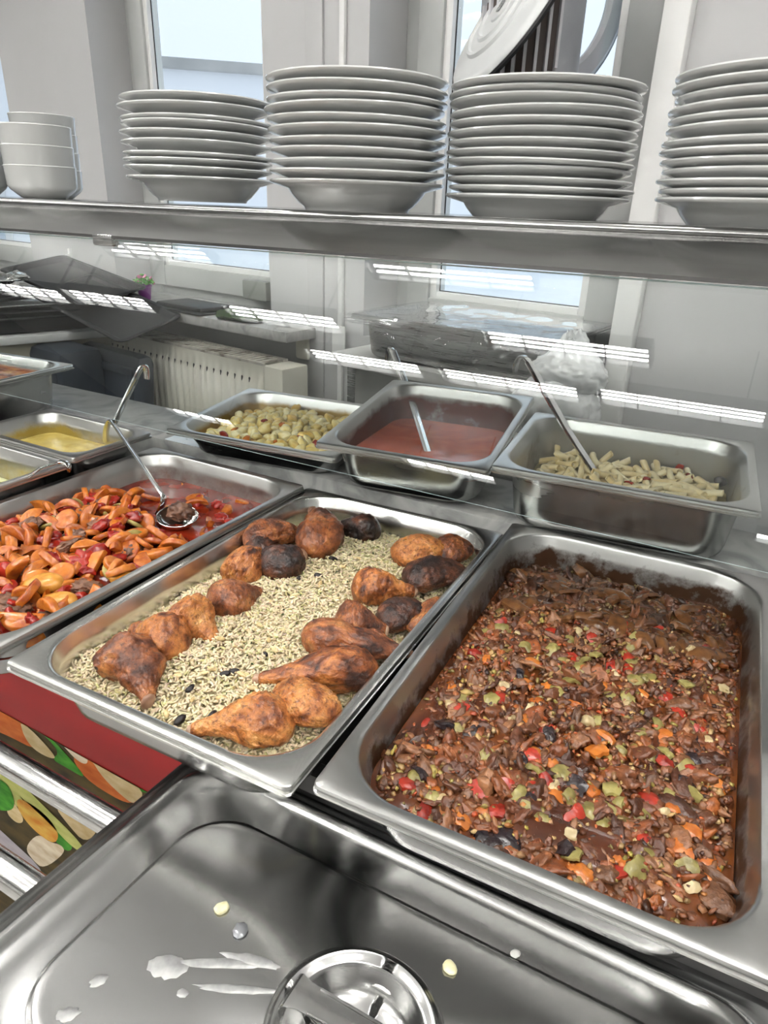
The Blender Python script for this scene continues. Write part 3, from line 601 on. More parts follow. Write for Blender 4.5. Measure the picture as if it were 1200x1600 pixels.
o=bagmesh(.075,.06,.045,8,True).build('knotted_bag',bag,None,60,WM@Matrix.Translation((1.52,-.25,.115))); tag(o,'tied white plastic bag with a crumpled knot, upper one by the right window','bag')
o=MB().box((1.43,-.36,-.075),(1.585,-.20,-.012),bev=.006).build('carton',noisy(mat('pale_carton',(.62,.60,.54),.7),[(.3,(.55,.53,.47)),(.7,(.68,.66,.6))],scale=18),None,30,WM); tag(o,'pale carton under the white plastic bags','carton')
o=MB().box((1.42,-.37,-.90),(1.60,-.17,-.076),bev=.008).build('bin',M['steel_dark'],None,30,WM); tag(o,'grey bin carrying the carton and bags','bin')

# ---- fan in front of the right window
fc=pw(790,16,-.16); FP=WM@Matrix.Translation(fc)
fn=thing('fan','white round fan with ring-embossed cover and slatted motor housing before the right window','fan',FP)
def orient(d,c):
    d=Vector(d).normalized(); q=d.to_track_quat('Z','Y').to_matrix().to_4x4(); return Matrix.Translation(c)@q
fnn=(WM.inverted().to_3x3()@(-ray(798,26).normalized()*.50+(-_r*.68+_u*.73)*.87)).normalized(); DC=pw(828,62,fc.y+.13)-fc
A=orient(WM.inverted().to_3x3()@(-ray(798,26).normalized()*.50+(-_r*.68+_u*.73)*.87),(0,0,0))
prof=[(0,.012),(.03,.012),(.032,.009),(.060,.009),(.064,.013),(.070,.013),(.074,.008),(.094,.007),(.098,.011),(.104,.011),(.108,.005),(.150,-.002),(.163,-.006),(.167,-.012),(.165,-.018),(.155,-.018),(0,-.006)]
o=MB().lathe(prof,64).map(lambda p:A@(p*.93)).build('front_cover',noisy(mat('fan_white',(.56,.57,.57),.3),[(.3,(.52,.53,.53)),(.7,(.60,.61,.61))],scale=8),fn,40)
MB().lathe([(.155,-.018),(.167,-.013),(.170,-.017),(.168,-.023),(.155,-.024)],64).map(lambda p:A@(p*.93)).build('rubber_edge',M['black'],fn)
MB().box((-.006,-.012,.0125),(.006,.016,.0145),bev=.002).map(lambda p:A@p).build('badge',M['steel_dark'],fn)
mb=MB(); mb.lathe([(0,-.13),(.098,-.13),(.105,-.12),(.105,.09),(.098,.10),(0,.10)],40).map(lambda p:Vector((p.x+DC.x,p.y+DC.y,p.z+DC.z))).build('motor_housing',noisy(mat('housing_grey',(.30,.31,.33),.4),[(.3,(.27,.28,.30)),(.7,(.34,.35,.37))],scale=10),fn)
dk=MB(); sl=MB()
for i in range(9):
    a=math.radians(-120+i*11); x=DC.x+.106*math.cos(a); y=DC.y+.106*math.sin(a); R=Matrix.Translation((x,y,DC.z-.01))@Matrix.Rotation(a,4,'Z')
    hh=.05+.03*math.sin(math.pi*(i+.5)/9)
    sl.add([R@Vector(p) for p in ((0,-.003,-hh),(.008,-.003,-hh),(.008,.003,-hh),(0,.003,-hh),(0,-.003,hh),(.008,-.003,hh),(.008,.003,hh),(0,.003,hh))],[(0,3,2,1),(4,5,6,7),(0,1,5,4),(1,2,6,5),(2,3,7,6),(3,0,4,7)])
for i in range(8):
    a=math.radians(-114.5+i*11); x=DC.x+.1055*math.cos(a); y=DC.y+.1055*math.sin(a); R=Matrix.Translation((x,y,DC.z-.01))@Matrix.Rotation(a,4,'Z'); hh=.055+.025*math.sin(math.pi*(i+.5)/8)
    dk.add([R@Vector(p) for p in ((0,-.007,-hh),(.0015,-.007,-hh),(.0015,.007,-hh),(0,.007,-hh),(0,-.007,hh),(.0015,-.007,hh),(.0015,.007,hh),(0,.007,hh))],[(0,3,2,1),(4,5,6,7),(0,1,5,4),(1,2,6,5),(2,3,7,6),(3,0,4,7)])
sl.build('slats',mat('slat_grey',(.5,.5,.52),.4),fn,0); dk.build('vent_gaps',mat('vent_brown',(.05,.035,.03),.6),fn,0)
B=orient(WM.inverted().to_3x3()@(-ray(838,5).normalized()*.8+_r*.62),pw(884,-2,fc.y+.20)-fc)
mb=MB(); mb.lathe([(.128,-.012),(.165,-.016),(.172,-.006),(.172,.008),(.160,.014),(.128,.010),(.124,0),(.128,-.012)],56).map(lambda p:B@p).build('ring_guard',noisy(mat('ring_grey',(.45,.45,.47),.3),[(.3,(.4,.4,.42)),(.7,(.5,.5,.52))],scale=8),fn)
MB().lathe([(.170,-.014),(.177,-.008),(.177,.004),(.170,.010)],56).map(lambda p:B@p).build('ring_trim',M['black'],fn)
MB().tube([(DC.x,DC.y,DC.z+.09),(DC.x,DC.y,CE_Z-fc.z)],.012,12).build('hanging_rod',M['steel_dark'],fn)

# ================================================================== food
def frame_on(Mx, p1, p2, up=(0,0,1), roll=0):
    """matrix with x axis from p1 to p2 (pan coordinates), origin p1, scale = distance"""
    X=(p2-p1); L=X.length; X.normalize(); Z=Vector(up); Z=(Z-X*Z.dot(X)).normalized(); Y=Z.cross(X)
    m=Matrix(((X.x,Y.x,Z.x,p1.x),(X.y,Y.y,Z.y,p1.y),(X.z,Y.z,Z.z,p1.z),(0,0,0,1)))
    return Mx@m@Matrix.Rotation(roll,4,'X')@Matrix.Scale(L,4)
def put(nm,me,Mx,label,cat,grp,parent=None): return tag(link(nm,me,parent,Mx),label,cat,grp)
def loc(Mx,x,y,z,e,s=1):
    return Mx@Matrix.Translation((x,y,z))@Euler(e,'XYZ').to_matrix().to_4x4()@Matrix.Scale(s,4)
def rz(t=.4): return (RNG.normal(0,t),RNG.normal(0,t),RNG.uniform(0,6.283))
def visible_px(P):
    d=Vector(P)-CAM; z=d.dot(_f); return 600+FPX*d.dot(_r)/z, 800-FPX*d.dot(_u)/z
# ---------------- rice with chicken
def rice_h(x,y):
    e=max(0,1-(abs(x)/.147)**2.6)*max(0,1-(abs(y)/.248)**4)
    return -.036+.021*e-.004*(y/.25)+.0035*nz((x,y,0),22,1,2)+.0022*nz((x,y,0),75,2,2)
ra,rb,rR=.1445,.246,.052
rice_base=attr_col(mat('rice_mass',(.4,.33,.2),.6)) 
mb=food_surface(ra,rb,rR,lambda x,y:rice_h(x,y)-.0012,40)
me=mb.mesh('rice',noisy(mat('rice_bed',(.42,.35,.21),.6),[(.3,(.34,.28,.15)),(.7,(.52,.44,.28))],scale=220,bump=.5,bscale=300),60)
rice=thing('pilaf_rice','herbed beige rice filling the clean pan, a bare strip between chicken pieces','rice',M_rice); rice['kind']='stuff'
o=link('rice_bed',me,rice); o['kind']='stuff'
def grain_tpl(bend):
    V=[];F=[]; n=6; T=(-1,-.72,0,.72,1); rr=(0.0,.72,1.0,.70,0.0)
    V.append((-1,0,0))
    for t,r in zip(T[1:4],rr[1:4]):
        for j in range(n): a=2*math.pi*j/n; V.append((t,r*math.cos(a)+bend*(t*t-.3),r*math.sin(a)))
    V.append((1,0,0)); L=len(V)-1
    for j in range(n):
        k=(j+1)%n; F += [(0,1+k,1+j),(L,13+j,13+k)]
        for q in (0,1): a=1+q*n; F += [(a+j,a+k,a+n+k),(a+j,a+n+k,a+n+j)]
    return np.array(V),F
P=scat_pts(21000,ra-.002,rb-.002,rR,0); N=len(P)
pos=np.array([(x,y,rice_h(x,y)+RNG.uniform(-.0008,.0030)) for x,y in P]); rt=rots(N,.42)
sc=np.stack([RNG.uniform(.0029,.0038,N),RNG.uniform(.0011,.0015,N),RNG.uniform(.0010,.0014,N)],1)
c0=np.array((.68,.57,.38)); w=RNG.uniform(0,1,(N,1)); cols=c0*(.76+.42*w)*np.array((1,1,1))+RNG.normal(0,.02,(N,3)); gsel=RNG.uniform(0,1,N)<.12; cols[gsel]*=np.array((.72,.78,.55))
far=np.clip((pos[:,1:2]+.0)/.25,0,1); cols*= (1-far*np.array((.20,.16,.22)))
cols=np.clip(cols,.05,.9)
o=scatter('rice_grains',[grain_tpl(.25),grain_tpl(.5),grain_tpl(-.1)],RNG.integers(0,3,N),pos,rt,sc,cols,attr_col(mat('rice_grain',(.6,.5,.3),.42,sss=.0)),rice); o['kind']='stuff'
# herb flecks
P=scat_pts(420,ra-.004,rb-.004,rR); N=len(P); pos=np.array([(x,y,rice_h(x,y)+RNG.uniform(.0005,.0032)) for x,y in P])
o=scatter('herb_flecks',[chunk_tpl(1,3,.3)],np.zeros(N,int),pos,rots(N,.5),np.stack([RNG.uniform(.0010,.0026,N),RNG.uniform(.0006,.0014,N),RNG.uniform(.0003,.0006,N)],1),np.tile((.035,.07,.015),(N,1))*RNG.uniform(.5,1.5,(N,1)),attr_col(mat('herb',(.05,.1,.02),.6)),rice); o['kind']='stuff'
cur=MB().add(*chunk_tpl(2,5,.28,1.5,(.0055,.0034,.0030))).mesh('currant',mat('currant_black',(.012,.008,.008),.4),60)
for (x,y) in ((388,835),(497,902),(467,903),(330,1108),(365,1046),(414,1021),(455,877),(296,1070),(352,1050),(520,872),(280,1110),(470,1060)):
    p=ploc(M_rice,x,y,-.012); put('currant',cur,loc(M_rice,p.x,p.y,rice_h(p.x,p.y)+.0028,rz(.3),RNG.uniform(.8,1.25)),'small black currant lying in the rice','currant','currants in the rice')
nut=MB().add(*chunk_tpl(2,8,.12,1,(.0055,.0023,.0021))).mesh('pine_nut',noisy(mat('pine_nut',(.66,.50,.24),.35),[(.3,(.55,.40,.18)),(.7,(.74,.6,.34))],scale=200,rnd=.5),60)
for (x,y) in ((428,1016),(277,1052),(388,962),(422,938),(333,1044),(318,1050),(405,975),(440,985),(367,1010),(345,1000),(300,1085),(258,1098),(378,1050),(460,930),(500,915),(535,885),(560,870),(480,880),(420,1000),(395,1070),(345,1085)):
    p=ploc(M_rice,x,y,-.012); put('pine_nut',nut,loc(M_rice,p.x,p.y,rice_h(p.x,p.y)+.0028,rz(.3),RNG.uniform(.85,1.2)),'pale yellow pine nut lying in the rice','pine nut','pine nuts in the rice')
# chicken
def chicken_mat(n,stops,r):
    m=noisy(mat(n,(.4,.15,.05),.34,coat=.25),stops,scale=4.5,detail=10,dist=.5,bump=.9,bscale=30,rnd=.10,rough=r)
    N,L=nt(m); b=N['Principled BSDF']; lk=b.inputs['Base Color'].links[0]; src=lk.from_socket       # charred specks and herb rub
    tc=N.new('ShaderNodeTexCoord'); t=N.new('ShaderNodeTexNoise'); t.inputs['Scale'].default_value=17; t.inputs['Detail'].default_value=6; t.inputs['Roughness'].default_value=.7; L.new(tc.outputs['Object'],t.inputs['Vector'])
    r2=ramp(N,[(.34,(.22,.15,.12)),(.45,(.80,.74,.70)),(.62,(1.18,1.14,1.10))]); L.new(t.outputs[0],r2.inputs[0])
    mx=N.new('ShaderNodeMix'); mx.data_type='RGBA'; mx.blend_type='MULTIPLY'; mx.inputs[0].default_value=1; L.new(src,mx.inputs[6]); L.new(r2.outputs[0],mx.inputs[7]); L.new(mx.outputs[2],b.inputs['Base Color']); return m
CH=[chicken_mat('roast_golden',[(.30,(.05,.014,.006)),(.40,(.22,.062,.016)),(.52,(.48,.175,.045)),(.66,(.62,.29,.09)),(.8,(.70,.44,.20))],(.45,.25)),
    chicken_mat('roast_brown',[(.30,(.025,.009,.006)),(.42,(.14,.042,.016)),(.54,(.31,.100,.030)),(.66,(.45,.19,.06)),(.8,(.54,.29,.12))],(.5,.28)),
    chicken_mat('roast_dark',[(.36,(.012,.006,.005)),(.50,(.050,.018,.010)),(.62,(.13,.042,.018)),(.76,(.26,.10,.035))],(.5,.3))]
bone=noisy(mat('bone_end',(.36,.22,.14),.45),[(.35,(.16,.07,.04)),(.6,(.42,.26,.17)),(.75,(.55,.42,.32))],scale=5,rnd=.2)
PROF={'drumstick':([0,.025,.08,.16,.27,.38,.5,.62,.74,.83,.89,.93,.97,1],[0,.10,.20,.265,.30,.295,.25,.185,.13,.100,.092,.088,.075,0],.86),
      'thigh':([0,.03,.10,.2,.35,.5,.65,.8,.91,.97,1],[0,.17,.28,.345,.385,.385,.35,.28,.19,.10,0],.68),
      'leg':([0,.025,.08,.16,.26,.36,.45,.54,.64,.74,.83,.9,.96,1],[0,.12,.20,.255,.28,.265,.215,.205,.20,.155,.105,.08,.07,0],.78)}
def chicken_mesh(kind,seed,m,bend=.12):
    T,Rr,fl=PROF[kind]; n=64; k=60; rings_=[]
    for i in range(k+1):
        t=i/k; t=t*t*(3-2*t)*.35+t*.65; r=float(np.interp(t,T,Rr)); rg=[]
        cy=bend*math.sin(math.pi*t)*(1 if seed%2 else -1); cz=.06*math.sin(math.pi*t)
        for j in range(n):
            a=2*math.pi*j/n; d=(math.cos(a),math.sin(a)); q=(t*1.6,d[0]*r*2.2,d[1]*r*2.2)
            lo=nz(q,1.7,seed*3.1,2); mid=1-abs(nz(q,5.2,seed*1.7+4,2)); fine=nz(q,17,seed+9,2)
            rr=r*(1+.17*lo+.17*(mid-.75))+min(r,.06)*(.15*fine)+.010*min(1,r*9)*(nz(q,34,seed,1))
            rg.append((t,cy+rr*d[0],cz+rr*d[1]*fl))
        rings_.append(rg)
    return MB().rings(rings_,(True,True)).mesh('meat',m,75)
CHK=[ # bulb pixel, tip pixel, kind, tone, heights, size, label
 ((172,1018),(232,1098),'leg',1,(-.012,-.020),1.25,'charred brown chicken leg in the near left corner of the rice pan'),
 ((278,1022),(208,982),'drumstick',0,(-.010,-.018),1.45,'orange-brown drumstick next to the near left corner, bone pointing up left'),
 ((268,962),(338,1004),'drumstick',0,(-.006,-.018),1.30,'smooth reddish drumstick, second up the left row'),
 ((328,952),(408,924),'drumstick',1,(-.010,-.016),1.22,'reddish brown drumstick in the middle of the left row'),
 ((352,880),(408,905),'thigh',0,(-.004,-.016),1.12,'pale pink-brown thigh in the left row with cut end facing forward'),
 ((405,893),(470,868),'thigh',2,(-.008,-.012),1.10,'dark lumpy thigh with grey bone end in the left row'),
 ((380,850),(470,832),'thigh',1,(-.010,-.008),1.08,'brown jointed chicken piece at the far left side of the rice'),
 ((492,865),(488,798),'leg',1,(-.008,-.016),1.05,'golden-footed chicken leg standing at the far end of the rice pan'),
 ((596,832),(515,822),'drumstick',2,(-.016,-.018),1.20,'very dark drumstick against the far wall of the rice pan'),
 ((612,868),(700,856),'thigh',0,(-.010,-.012),1.02,'orange thigh at the far right of the rice pan'),
 ((680,872),(738,856),'thigh',1,(-.012,-.016),1.0,'darker thigh squeezed into the far right corner of the pan'),
 ((548,918),(650,925),'drumstick',0,(-.008,-.012),1.25,'yellow-brown drumstick, second from the far end of the right row'),
 ((636,912),(728,892),'thigh',2,(-.008,-.018),1.0,'dark charred thigh touching the right wall of the rice pan'),
 ((520,972),(605,985),'drumstick',1,(-.006,-.012),1.35,'brown drumstick in the middle of the right row'),
 ((592,975),(672,955),'thigh',2,(-.010,-.016),1.05,'blackened thigh in the middle of the right row by the wall'),
 ((470,990),(640,1020),'leg',1,(.000,-.012),.98,'long chicken leg with a burnt red end crossing the right row'),
 ((592,1040),(400,1062),'drumstick',0,(-.006,-.016),.92,'golden drumstick with a pale knuckle pointing into the rice'),
 ((556,1000),(636,1018),'drumstick',1,(-.014,-.016),1,'thin brown drumstick wedged behind the long leg by the right wall'),
 ((398,872),(432,840),'thigh',2,(-.012,-.014),1,'small dark piece between the thighs of the left row'),
 ((640,985),(690,935),'thigh',1,(-.014,-.016),1,'brown piece against the right wall of the rice pan'),
 ((524,1118),(436,1074),'thigh',0,(-.002,-.012),1.18,'smooth orange thigh by the near right corner'),
 ((462,1132),(296,1142),'drumstick',0,(-.008,-.020),1.0,'large golden drumstick lying along the near rim'),
]
WPX=(96,90,88,78,80,72,64,78,50,66,58,70,68,78,62,74,78,46,48,44,84,90)
for i,(b,tp,kind,tone,hh,size,lab) in enumerate(CHK):
    p1=ploc(M_rice,b[0],b[1],hh[0]); p2=ploc(M_rice,tp[0],tp[1],hh[1]); d=(p2-p1)
    # bulb pixel marks the outer end of the meat
    L=d.length; wm=M_rice@p1; w=WPX[i]*((wm-CAM).dot(_f))/FPX/(2*{'drumstick':.31,'thigh':.385,'leg':.285}[kind]*L)
    Mx=frame_on(M_rice,p1,p2); 
    t=link('chicken_piece',None,None,Mx@Matrix.Diagonal((1,w,w*1.08,1)).to_4x4()); t.empty_display_size=.2
    tag(t,lab,'chicken','roast chicken pieces on the rice')
    o=link('meat',chicken_mesh(kind,i+3,CH[tone],.05 if kind=='drumstick' else .1),t)
    if kind!='thigh':
        kb=.07
        V,F=chunk_tpl(2,i+20,.25,1.4,(.05,kb,kb*.9)); MB().add([(v[0]+.985,v[1],v[2]) for v in V],F).build('bone',bone,t,60)
    elif i in (5,):
        V,F=chunk_tpl(2,i+20,.25,1.4,(.14,.12,.11)); MB().add([(v[0]+1.0,v[1],v[2]) for v in V],F).build('bone',bone,t,60)
# ---------------- stew
def stew_h(x,y):
    e=max(0,1-(abs(x)/.15)**3)*max(0,1-(abs(y)/.25)**5)
    hole=math.exp(-(((x-.06)/.05)**2+((y-.17)/.04)**2))*.006
    return -.040+.009*e-.004*(y/.25)+.0045*nz((x,y,0),16,2,3)-hole
sa,sb,sR=.1415,.2435,.050
stew=thing('aubergine_stew','brown oily stew of aubergine, minced meat and peppers in the stained pan','stew',M_stew); stew['kind']='stuff'
sauce=noisy(mat('stew_sauce',(.12,.03,.01),.16,coat=.5),[(.3,(.030,.009,.004)),(.48,(.085,.022,.007)),(.62,(.17,.05,.012)),(.75,(.30,.10,.02))],scale=16,detail=8,bump=.25,bscale=90)
mb=food_surface(sa,sb,sR,lambda x,y:stew_h(x,y)+.0008+.0020*nz((x,y,0),70,11,2),70,30); o=mb.build('sauce',sauce,stew,60); o['kind']='stuff'
bit=attr_col(mat('stew_bits',(.2,.08,.03),.34,coat=.22),bump=.6,bscale=260,var=150)
def stewbits(n,smin,smax,pal,sub,lift,flat=.6,nm='stew_bits'):
    P=scat_pts(n,sa-.001-smax*.7,sb-.006-smax,sR-.004); N=len(P); pos=np.array([(x,y,stew_h(x,y)+RNG.uniform(*lift)) for x,y in P])
    s0=RNG.uniform(smin,smax,(N,1)); sc=s0*np.stack([RNG.uniform(.9,1.7,N),RNG.uniform(.6,1.0,N),RNG.uniform(flat*.6,flat,N)],1)
    pal=np.array(pal); cols=pal[RNG.integers(0,len(pal),N)]*RNG.uniform(.65,1.3,(N,1))
    # bit colours darken towards the far end, where aubergine strips dominate
    dark=np.clip((pos[:,1]-.08)/.08,0,1)*.5; cols*= (1-dark)[:,None]
    tp=[]
    for k in range(8):     # angular shreds: noisy blobs with flattened facets
        V,F=chunk_tpl(sub,k*7+1,.62,1.2); V=np.array([v*(1+.30*nz(v,3.4,k+30,2)) for v in V]); V=np.sign(V)*np.abs(V)**(.72 if k%2 else 1.0); V[:,1]+=.35*(k%3-1)*V[:,0]**2; tp.append((V,F))
    o=scatter(nm,tp,RNG.integers(0,8,N),pos,rots(N,.55),sc,cols,bit,stew); o['kind']='stuff'
BR=[(.150,.052,.020),(.19,.070,.028),(.115,.036,.013),(.23,.10,.045),(.075,.024,.009),(.20,.058,.016),(.15,.066,.030),(.24,.078,.024),(.28,.13,.06)]
stewbits(620,.0065,.0115,BR,3,(-.0050,.0002),.55,'stew_chunks')
stewbits(1300,.0036,.0062,BR+[(.30,.09,.02),(.28,.20,.06)],2,(-.002,.0018),.6)
stewbits(3000,.0018,.0036,BR+[(.36,.20,.09),(.34,.08,.02),(.40,.26,.10),(.33,.13,.03),(.26,.20,.05)],1,(.0000,.0034),.7,'mince_bits')
stewbits(450,.0016,.003,[(.45,.30,.12),(.36,.06,.015),(.50,.36,.17),(.04,.015,.01),(.34,.28,.06)],1,(.002,.0044),.7,'small_bits')
def strip_mesh(seed,l,w,t,curl,m,nm):
    """bent piece of pepper skin with thickness"""
    rs=np.random.default_rng(seed); nx,ny=9,5; top=[];bot=[]
    for i in range(nx):
        u=i/(nx-1)-.5; ww=w*(1-.35*abs(2*u)**3)*(1+.18*nz((u,0,0),4,seed))
        for j in range(ny):
            v=j/(ny-1)-.5; x=u*l*(1+.08*nz((0,v,0),3,seed+2)); y=v*ww; a=curl*u; z=-curl*l*.42*(u*u*4)*.5-curl*.35*w*(v*v*4)*.5+.0012*nz((x*300,y*300,0),1,seed)
            top.append((x,y,z)); bot.append((x*.97,y*.94,z-t))
    V=top+bot; n=nx*ny; F=[]
    for i in range(nx-1):
        for j in range(ny-1):
            a=i*ny+j; F += [(a,a+1,a+ny+1,a+ny),(n+a,n+a+ny,n+a+ny+1,n+a+1)]
    for i in range(nx-1):
        a=i*ny; b=i*ny+ny-1; F += [(a,a+ny,n+a+ny,n+a),(b,n+b,n+b+ny,b+ny)]
    for j in range(ny-1):
        a=j; b=(nx-1)*ny+j; F += [(a,n+a,n+a+1,a+1),(b,b+1,n+b+1,n+b)]
    return MB().add(V,F).mesh(nm,m,60)
veg=lambda n,st,r=.22: noisy(mat(n,st[1][1],r,coat=.18),st,scale=120,detail=5,rnd=.25,bump=.2,bscale=260)
PEP={'red':veg('red_pepper',[(.3,(.18,.012,.006)),(.7,(.42,.035,.016))]),'green':veg('olive_pepper',[(.3,(.15,.12,.030)),(.7,(.34,.29,.095))],.3),'orange':veg('orange_tomato',[(.3,(.36,.085,.012)),(.7,(.58,.19,.03))]),'pale':veg('pale_onion',[(.3,(.36,.26,.12)),(.7,(.56,.45,.26))],.3),'black':veg('aubergine_skin',[(.3,(.010,.007,.010)),(.7,(.03,.018,.018))],.2),'aub':veg('aubergine_flesh',[(.3,(.045,.016,.006)),(.7,(.17,.070,.022))],.22)}
def stewpieces(key,n,l,w,t,curl,lift,lab,cat,grp,nm,tilt=.35,ok=None,dm=.011,spots=()):
    tpl=[strip_mesh(100+k*13+len(key),l*(.8+.12*k),w*(1.1-.06*k),t,curl*(.6+.3*k),PEP[key],nm) for k in range(4)]
    pts=[ploc(M_stew,a,b,-.030) for a,b in spots]; pts=[(p.x,p.y) for p in pts if inside(p.x,p.y,sa-.012,sb-.015,sR-.006)]
    pts+=scat_pts(n,sa-.015,sb-.017,sR-.006,dm,ok)
    for q,(x,y) in enumerate(pts):
        put(nm,tpl[q%4],loc(M_stew,x,y,stew_h(x,y)+RNG.uniform(*lift),rz(tilt),RNG.uniform(.7,1.15)),lab,cat,grp)
mid=lambda x,y: y<.14
stewpieces('red',24,.023,.015,.0024,.8,(.0030,.0058),'glossy red pepper piece in the brown stew','pepper','red pepper pieces in the stew','red_pepper',.35,mid,.016,((965,1035),(985,1050),(1005,1242),(860,1140),(775,1265),(960,1360),(870,985),(845,1240),(720,1105),(1040,1090),(855,1230),(1075,1195)))
stewpieces('green',50,.021,.0145,.0024,.9,(.0030,.0058),'olive green pepper piece in the brown stew','pepper','green pepper pieces in the stew','green_pepper',.35,mid,.014,((850,1085),(905,1030),(880,1045),(925,1010),(815,1265),(955,1230),(960,1255),(1070,1225),(1080,1245),(985,1085),(1005,1060),(830,1275),(925,1270),(945,1295),(770,1195),(865,1205)))
stewpieces('orange',30,.022,.016,.0034,.7,(.0024,.0052),'soft orange tomato piece in the brown stew','tomato','orange tomato pieces in the stew','tomato_piece',.3,lambda x,y:y<.03,.018,((1060,1330),(980,1345),(1110,1350),(955,1345),(930,1175),(1075,1300)))
stewpieces('pale',24,.014,.010,.0034,.6,(.003,.0052),'pale cream onion piece in the brown stew','onion','pale onion pieces in the stew','onion_piece',.4,mid,.02,((890,1310),(735,1090),(925,1135),(1140,1190)))
stewpieces('black',14,.030,.014,.0036,.8,(.0024,.0050),'black aubergine skin piece in the brown stew','aubergine','black aubergine skins in the stew','aubergine_skin',.3,lambda x,y:y<0,.03,((1085,1180),(1150,1340),(770,1310),(750,1300),(1190,1330),(935,1400),(1170,1260)))
stewpieces('aub',64,.050,.018,.0042,.8,(.0020,.0085),'brown stewed aubergine strip at the far end of the stew','aubergine','aubergine strips at the far end of the stew','aubergine_strip',.3,lambda x,y:y>.10,.014,((1080,1000),(1110,1015),(1050,955),(1130,985),(880,905),(845,895),(920,900)))
# ---------------- carrots in red sauce
va,vb,vR=.1425,.244,.050
def veg_h(x,y):
    k=1/(1+math.exp((y-.115+.25*x)/.022))
    return -.040+.013*k*(1-(abs(x)/.16)**4)+.0012*nz((x,y,0),14,6,2)
vs=thing('carrot_sauce','thin dark red sauce pooled at the far end of the carrot pan','sauce',M_veg); vs['kind']='stuff'
o=food_surface(va,vb,vR,lambda x,y:veg_h(x,y)-.004*(1/(1+math.exp((y-.115+.25*x)/.022))),36).build('sauce',noisy(mat('red_sauce',(.16,.012,.005),.06,coat=.2),[(.35,(.12,.008,.003)),(.6,(.24,.022,.007)),(.75,(.34,.06,.014))],scale=22,detail=6),vs,60); o['kind']='stuff'
def slab_mesh(outline,t,bev,m,nm,dome=.0,seed=0):
    n=len(outline); cx=sum(p[0] for p in outline)/n; cy=sum(p[1] for p in outline)/n
    def rg(k,z,b=0): return [(cx+(x-cx)*k,cy+(y-cy)*k,z+.0007*nz((x*120,y*120,k),1,seed)) for x,y in outline]
    return MB().rings([rg(.1,-t/2),rg(.82,-t/2),rg(.96,-t/2+bev*.5),rg(1,-t/2+bev),rg(1,t/2-bev),rg(.95,t/2-bev*.4),rg(.80,t/2+dome*.4),rg(.4,t/2+dome),rg(.1,t/2+dome)],(True,True)).mesh(nm,m,50)
def moon(r,inner,a=160,n=14):
    P=[(r*math.cos(math.radians(-a/2+a*i/n)),r*math.sin(math.radians(-a/2+a*i/n))) for i in range(n+1)]
    Q=[(r*inner*math.cos(math.radians(-a/2+a*i/n))+ (r*.25),r*.80*math.sin(math.radians(-a/2+a*i/n))) for i in range(n+1)] if inner>0 else []
    return P+Q[::-1][1:-1]
disc=lambda r,k=1,n=24,sd=0:[(r*math.cos(2*math.pi*i/n)*(1+.07*nz((math.cos(i*.26),math.sin(i*.26),sd),1.3,sd)),r*k*math.sin(2*math.pi*i/n)*(1+.07*nz((math.cos(i*.26),math.sin(i*.26),sd+4),1.3,sd))) for i in range(n)]
VM={'car':veg('carrot_orange',[(.3,(.32,.060,.008)),(.7,(.58,.185,.022))],.2),'squ':veg('squash_yellow',[(.3,(.50,.20,.02)),(.7,(.70,.36,.07))],.26),'tom':veg('tomato_red',[(.3,(.20,.008,.005)),(.7,(.40,.025,.012))],.14),'pat':noisy(mat('meat_patty',(.12,.05,.025),.5,coat=.2),[(.3,(.05,.02,.01)),(.5,(.13,.055,.028)),(.7,(.24,.12,.07))],scale=90,detail=8,bump=1,bscale=190,rnd=.2),'zuc':veg('courgette',[(.3,(.20,.15,.03)),(.7,(.42,.34,.10))],.3)}
car=[slab_mesh(moon(.0190+.001*k,(0,.22,0,.34)[k],(170,150,130,165)[k]),.0080,.0014,VM['car'],'carrot_slice',.0004,k) for k in range(4)]+[slab_mesh(disc(.0155+.0015*k,.82,20,k),.0070,.0014,VM['car'],'carrot_slice',.0004,k) for k in range(2)]
squ=[slab_mesh(disc(.020,.62,22,k),.010,.004,VM['squ'],'squash_slice',.002,k) for k in (3,5)]
tom=[MB().add(*chunk_tpl(3,k,.42,1.3,(.0145,.0105,.0070))).mesh('tomato_piece',VM['tom'],60) for k in (3,6,8)]
pat=[MB().add(*chunk_tpl(4,k,.30,2.6,(.021,.017,.0085))).mesh('meat_patty',VM['pat'],60) for k in (2,4)]
zuc=[slab_mesh(moon(.015,.5,170),.005,.002,VM['zuc'],'courgette_slice',.0005,4)]
def vegput(tpl,spots,n,lab,cat,grp,nm,tilt,lift,dm,sc=(.85,1.15),ok=None):
    pts=[ploc(M_veg,a,b,-.022) for a,b in spots]; pts=[(p.x,p.y) for p in pts if inside(p.x,p.y,va-.006,vb-.006,vR)]
    lb=ploc(M_veg,277,806,-.020); pts=[q for q in pts if math.hypot(q[0]-lb.x,q[1]-lb.y)>.040]     # keep the ladle bowl clear
    def vis(x,y):
        if math.hypot(x-lb.x,y-lb.y)<.044: return False
        a,b=visible_px(M_veg@Vector((x,y,-.02))); return a>-340 and (ok is None or ok(x,y))
    pts+=scat_pts(n,va-.016,vb-.016,vR,dm,vis)
    for q,(x,y) in enumerate(pts): put(nm,tpl[q%len(tpl)],loc(M_veg,x,y,veg_h(x,y)+RNG.uniform(*lift),(RNG.normal(0,tilt),RNG.normal(0,tilt),RNG.uniform(0,6.283)),RNG.uniform(*sc)),lab,cat,grp)
pile=lambda x,y: y+.25*x<.10
pool=lambda x,y: y+.25*x>.10
vegput(car,(),96,'orange carrot slice covered in red sauce','carrot','carrot slices in the red sauce','carrot_slice',.75,(.002,.009),.014,(.9,1.25),pile)
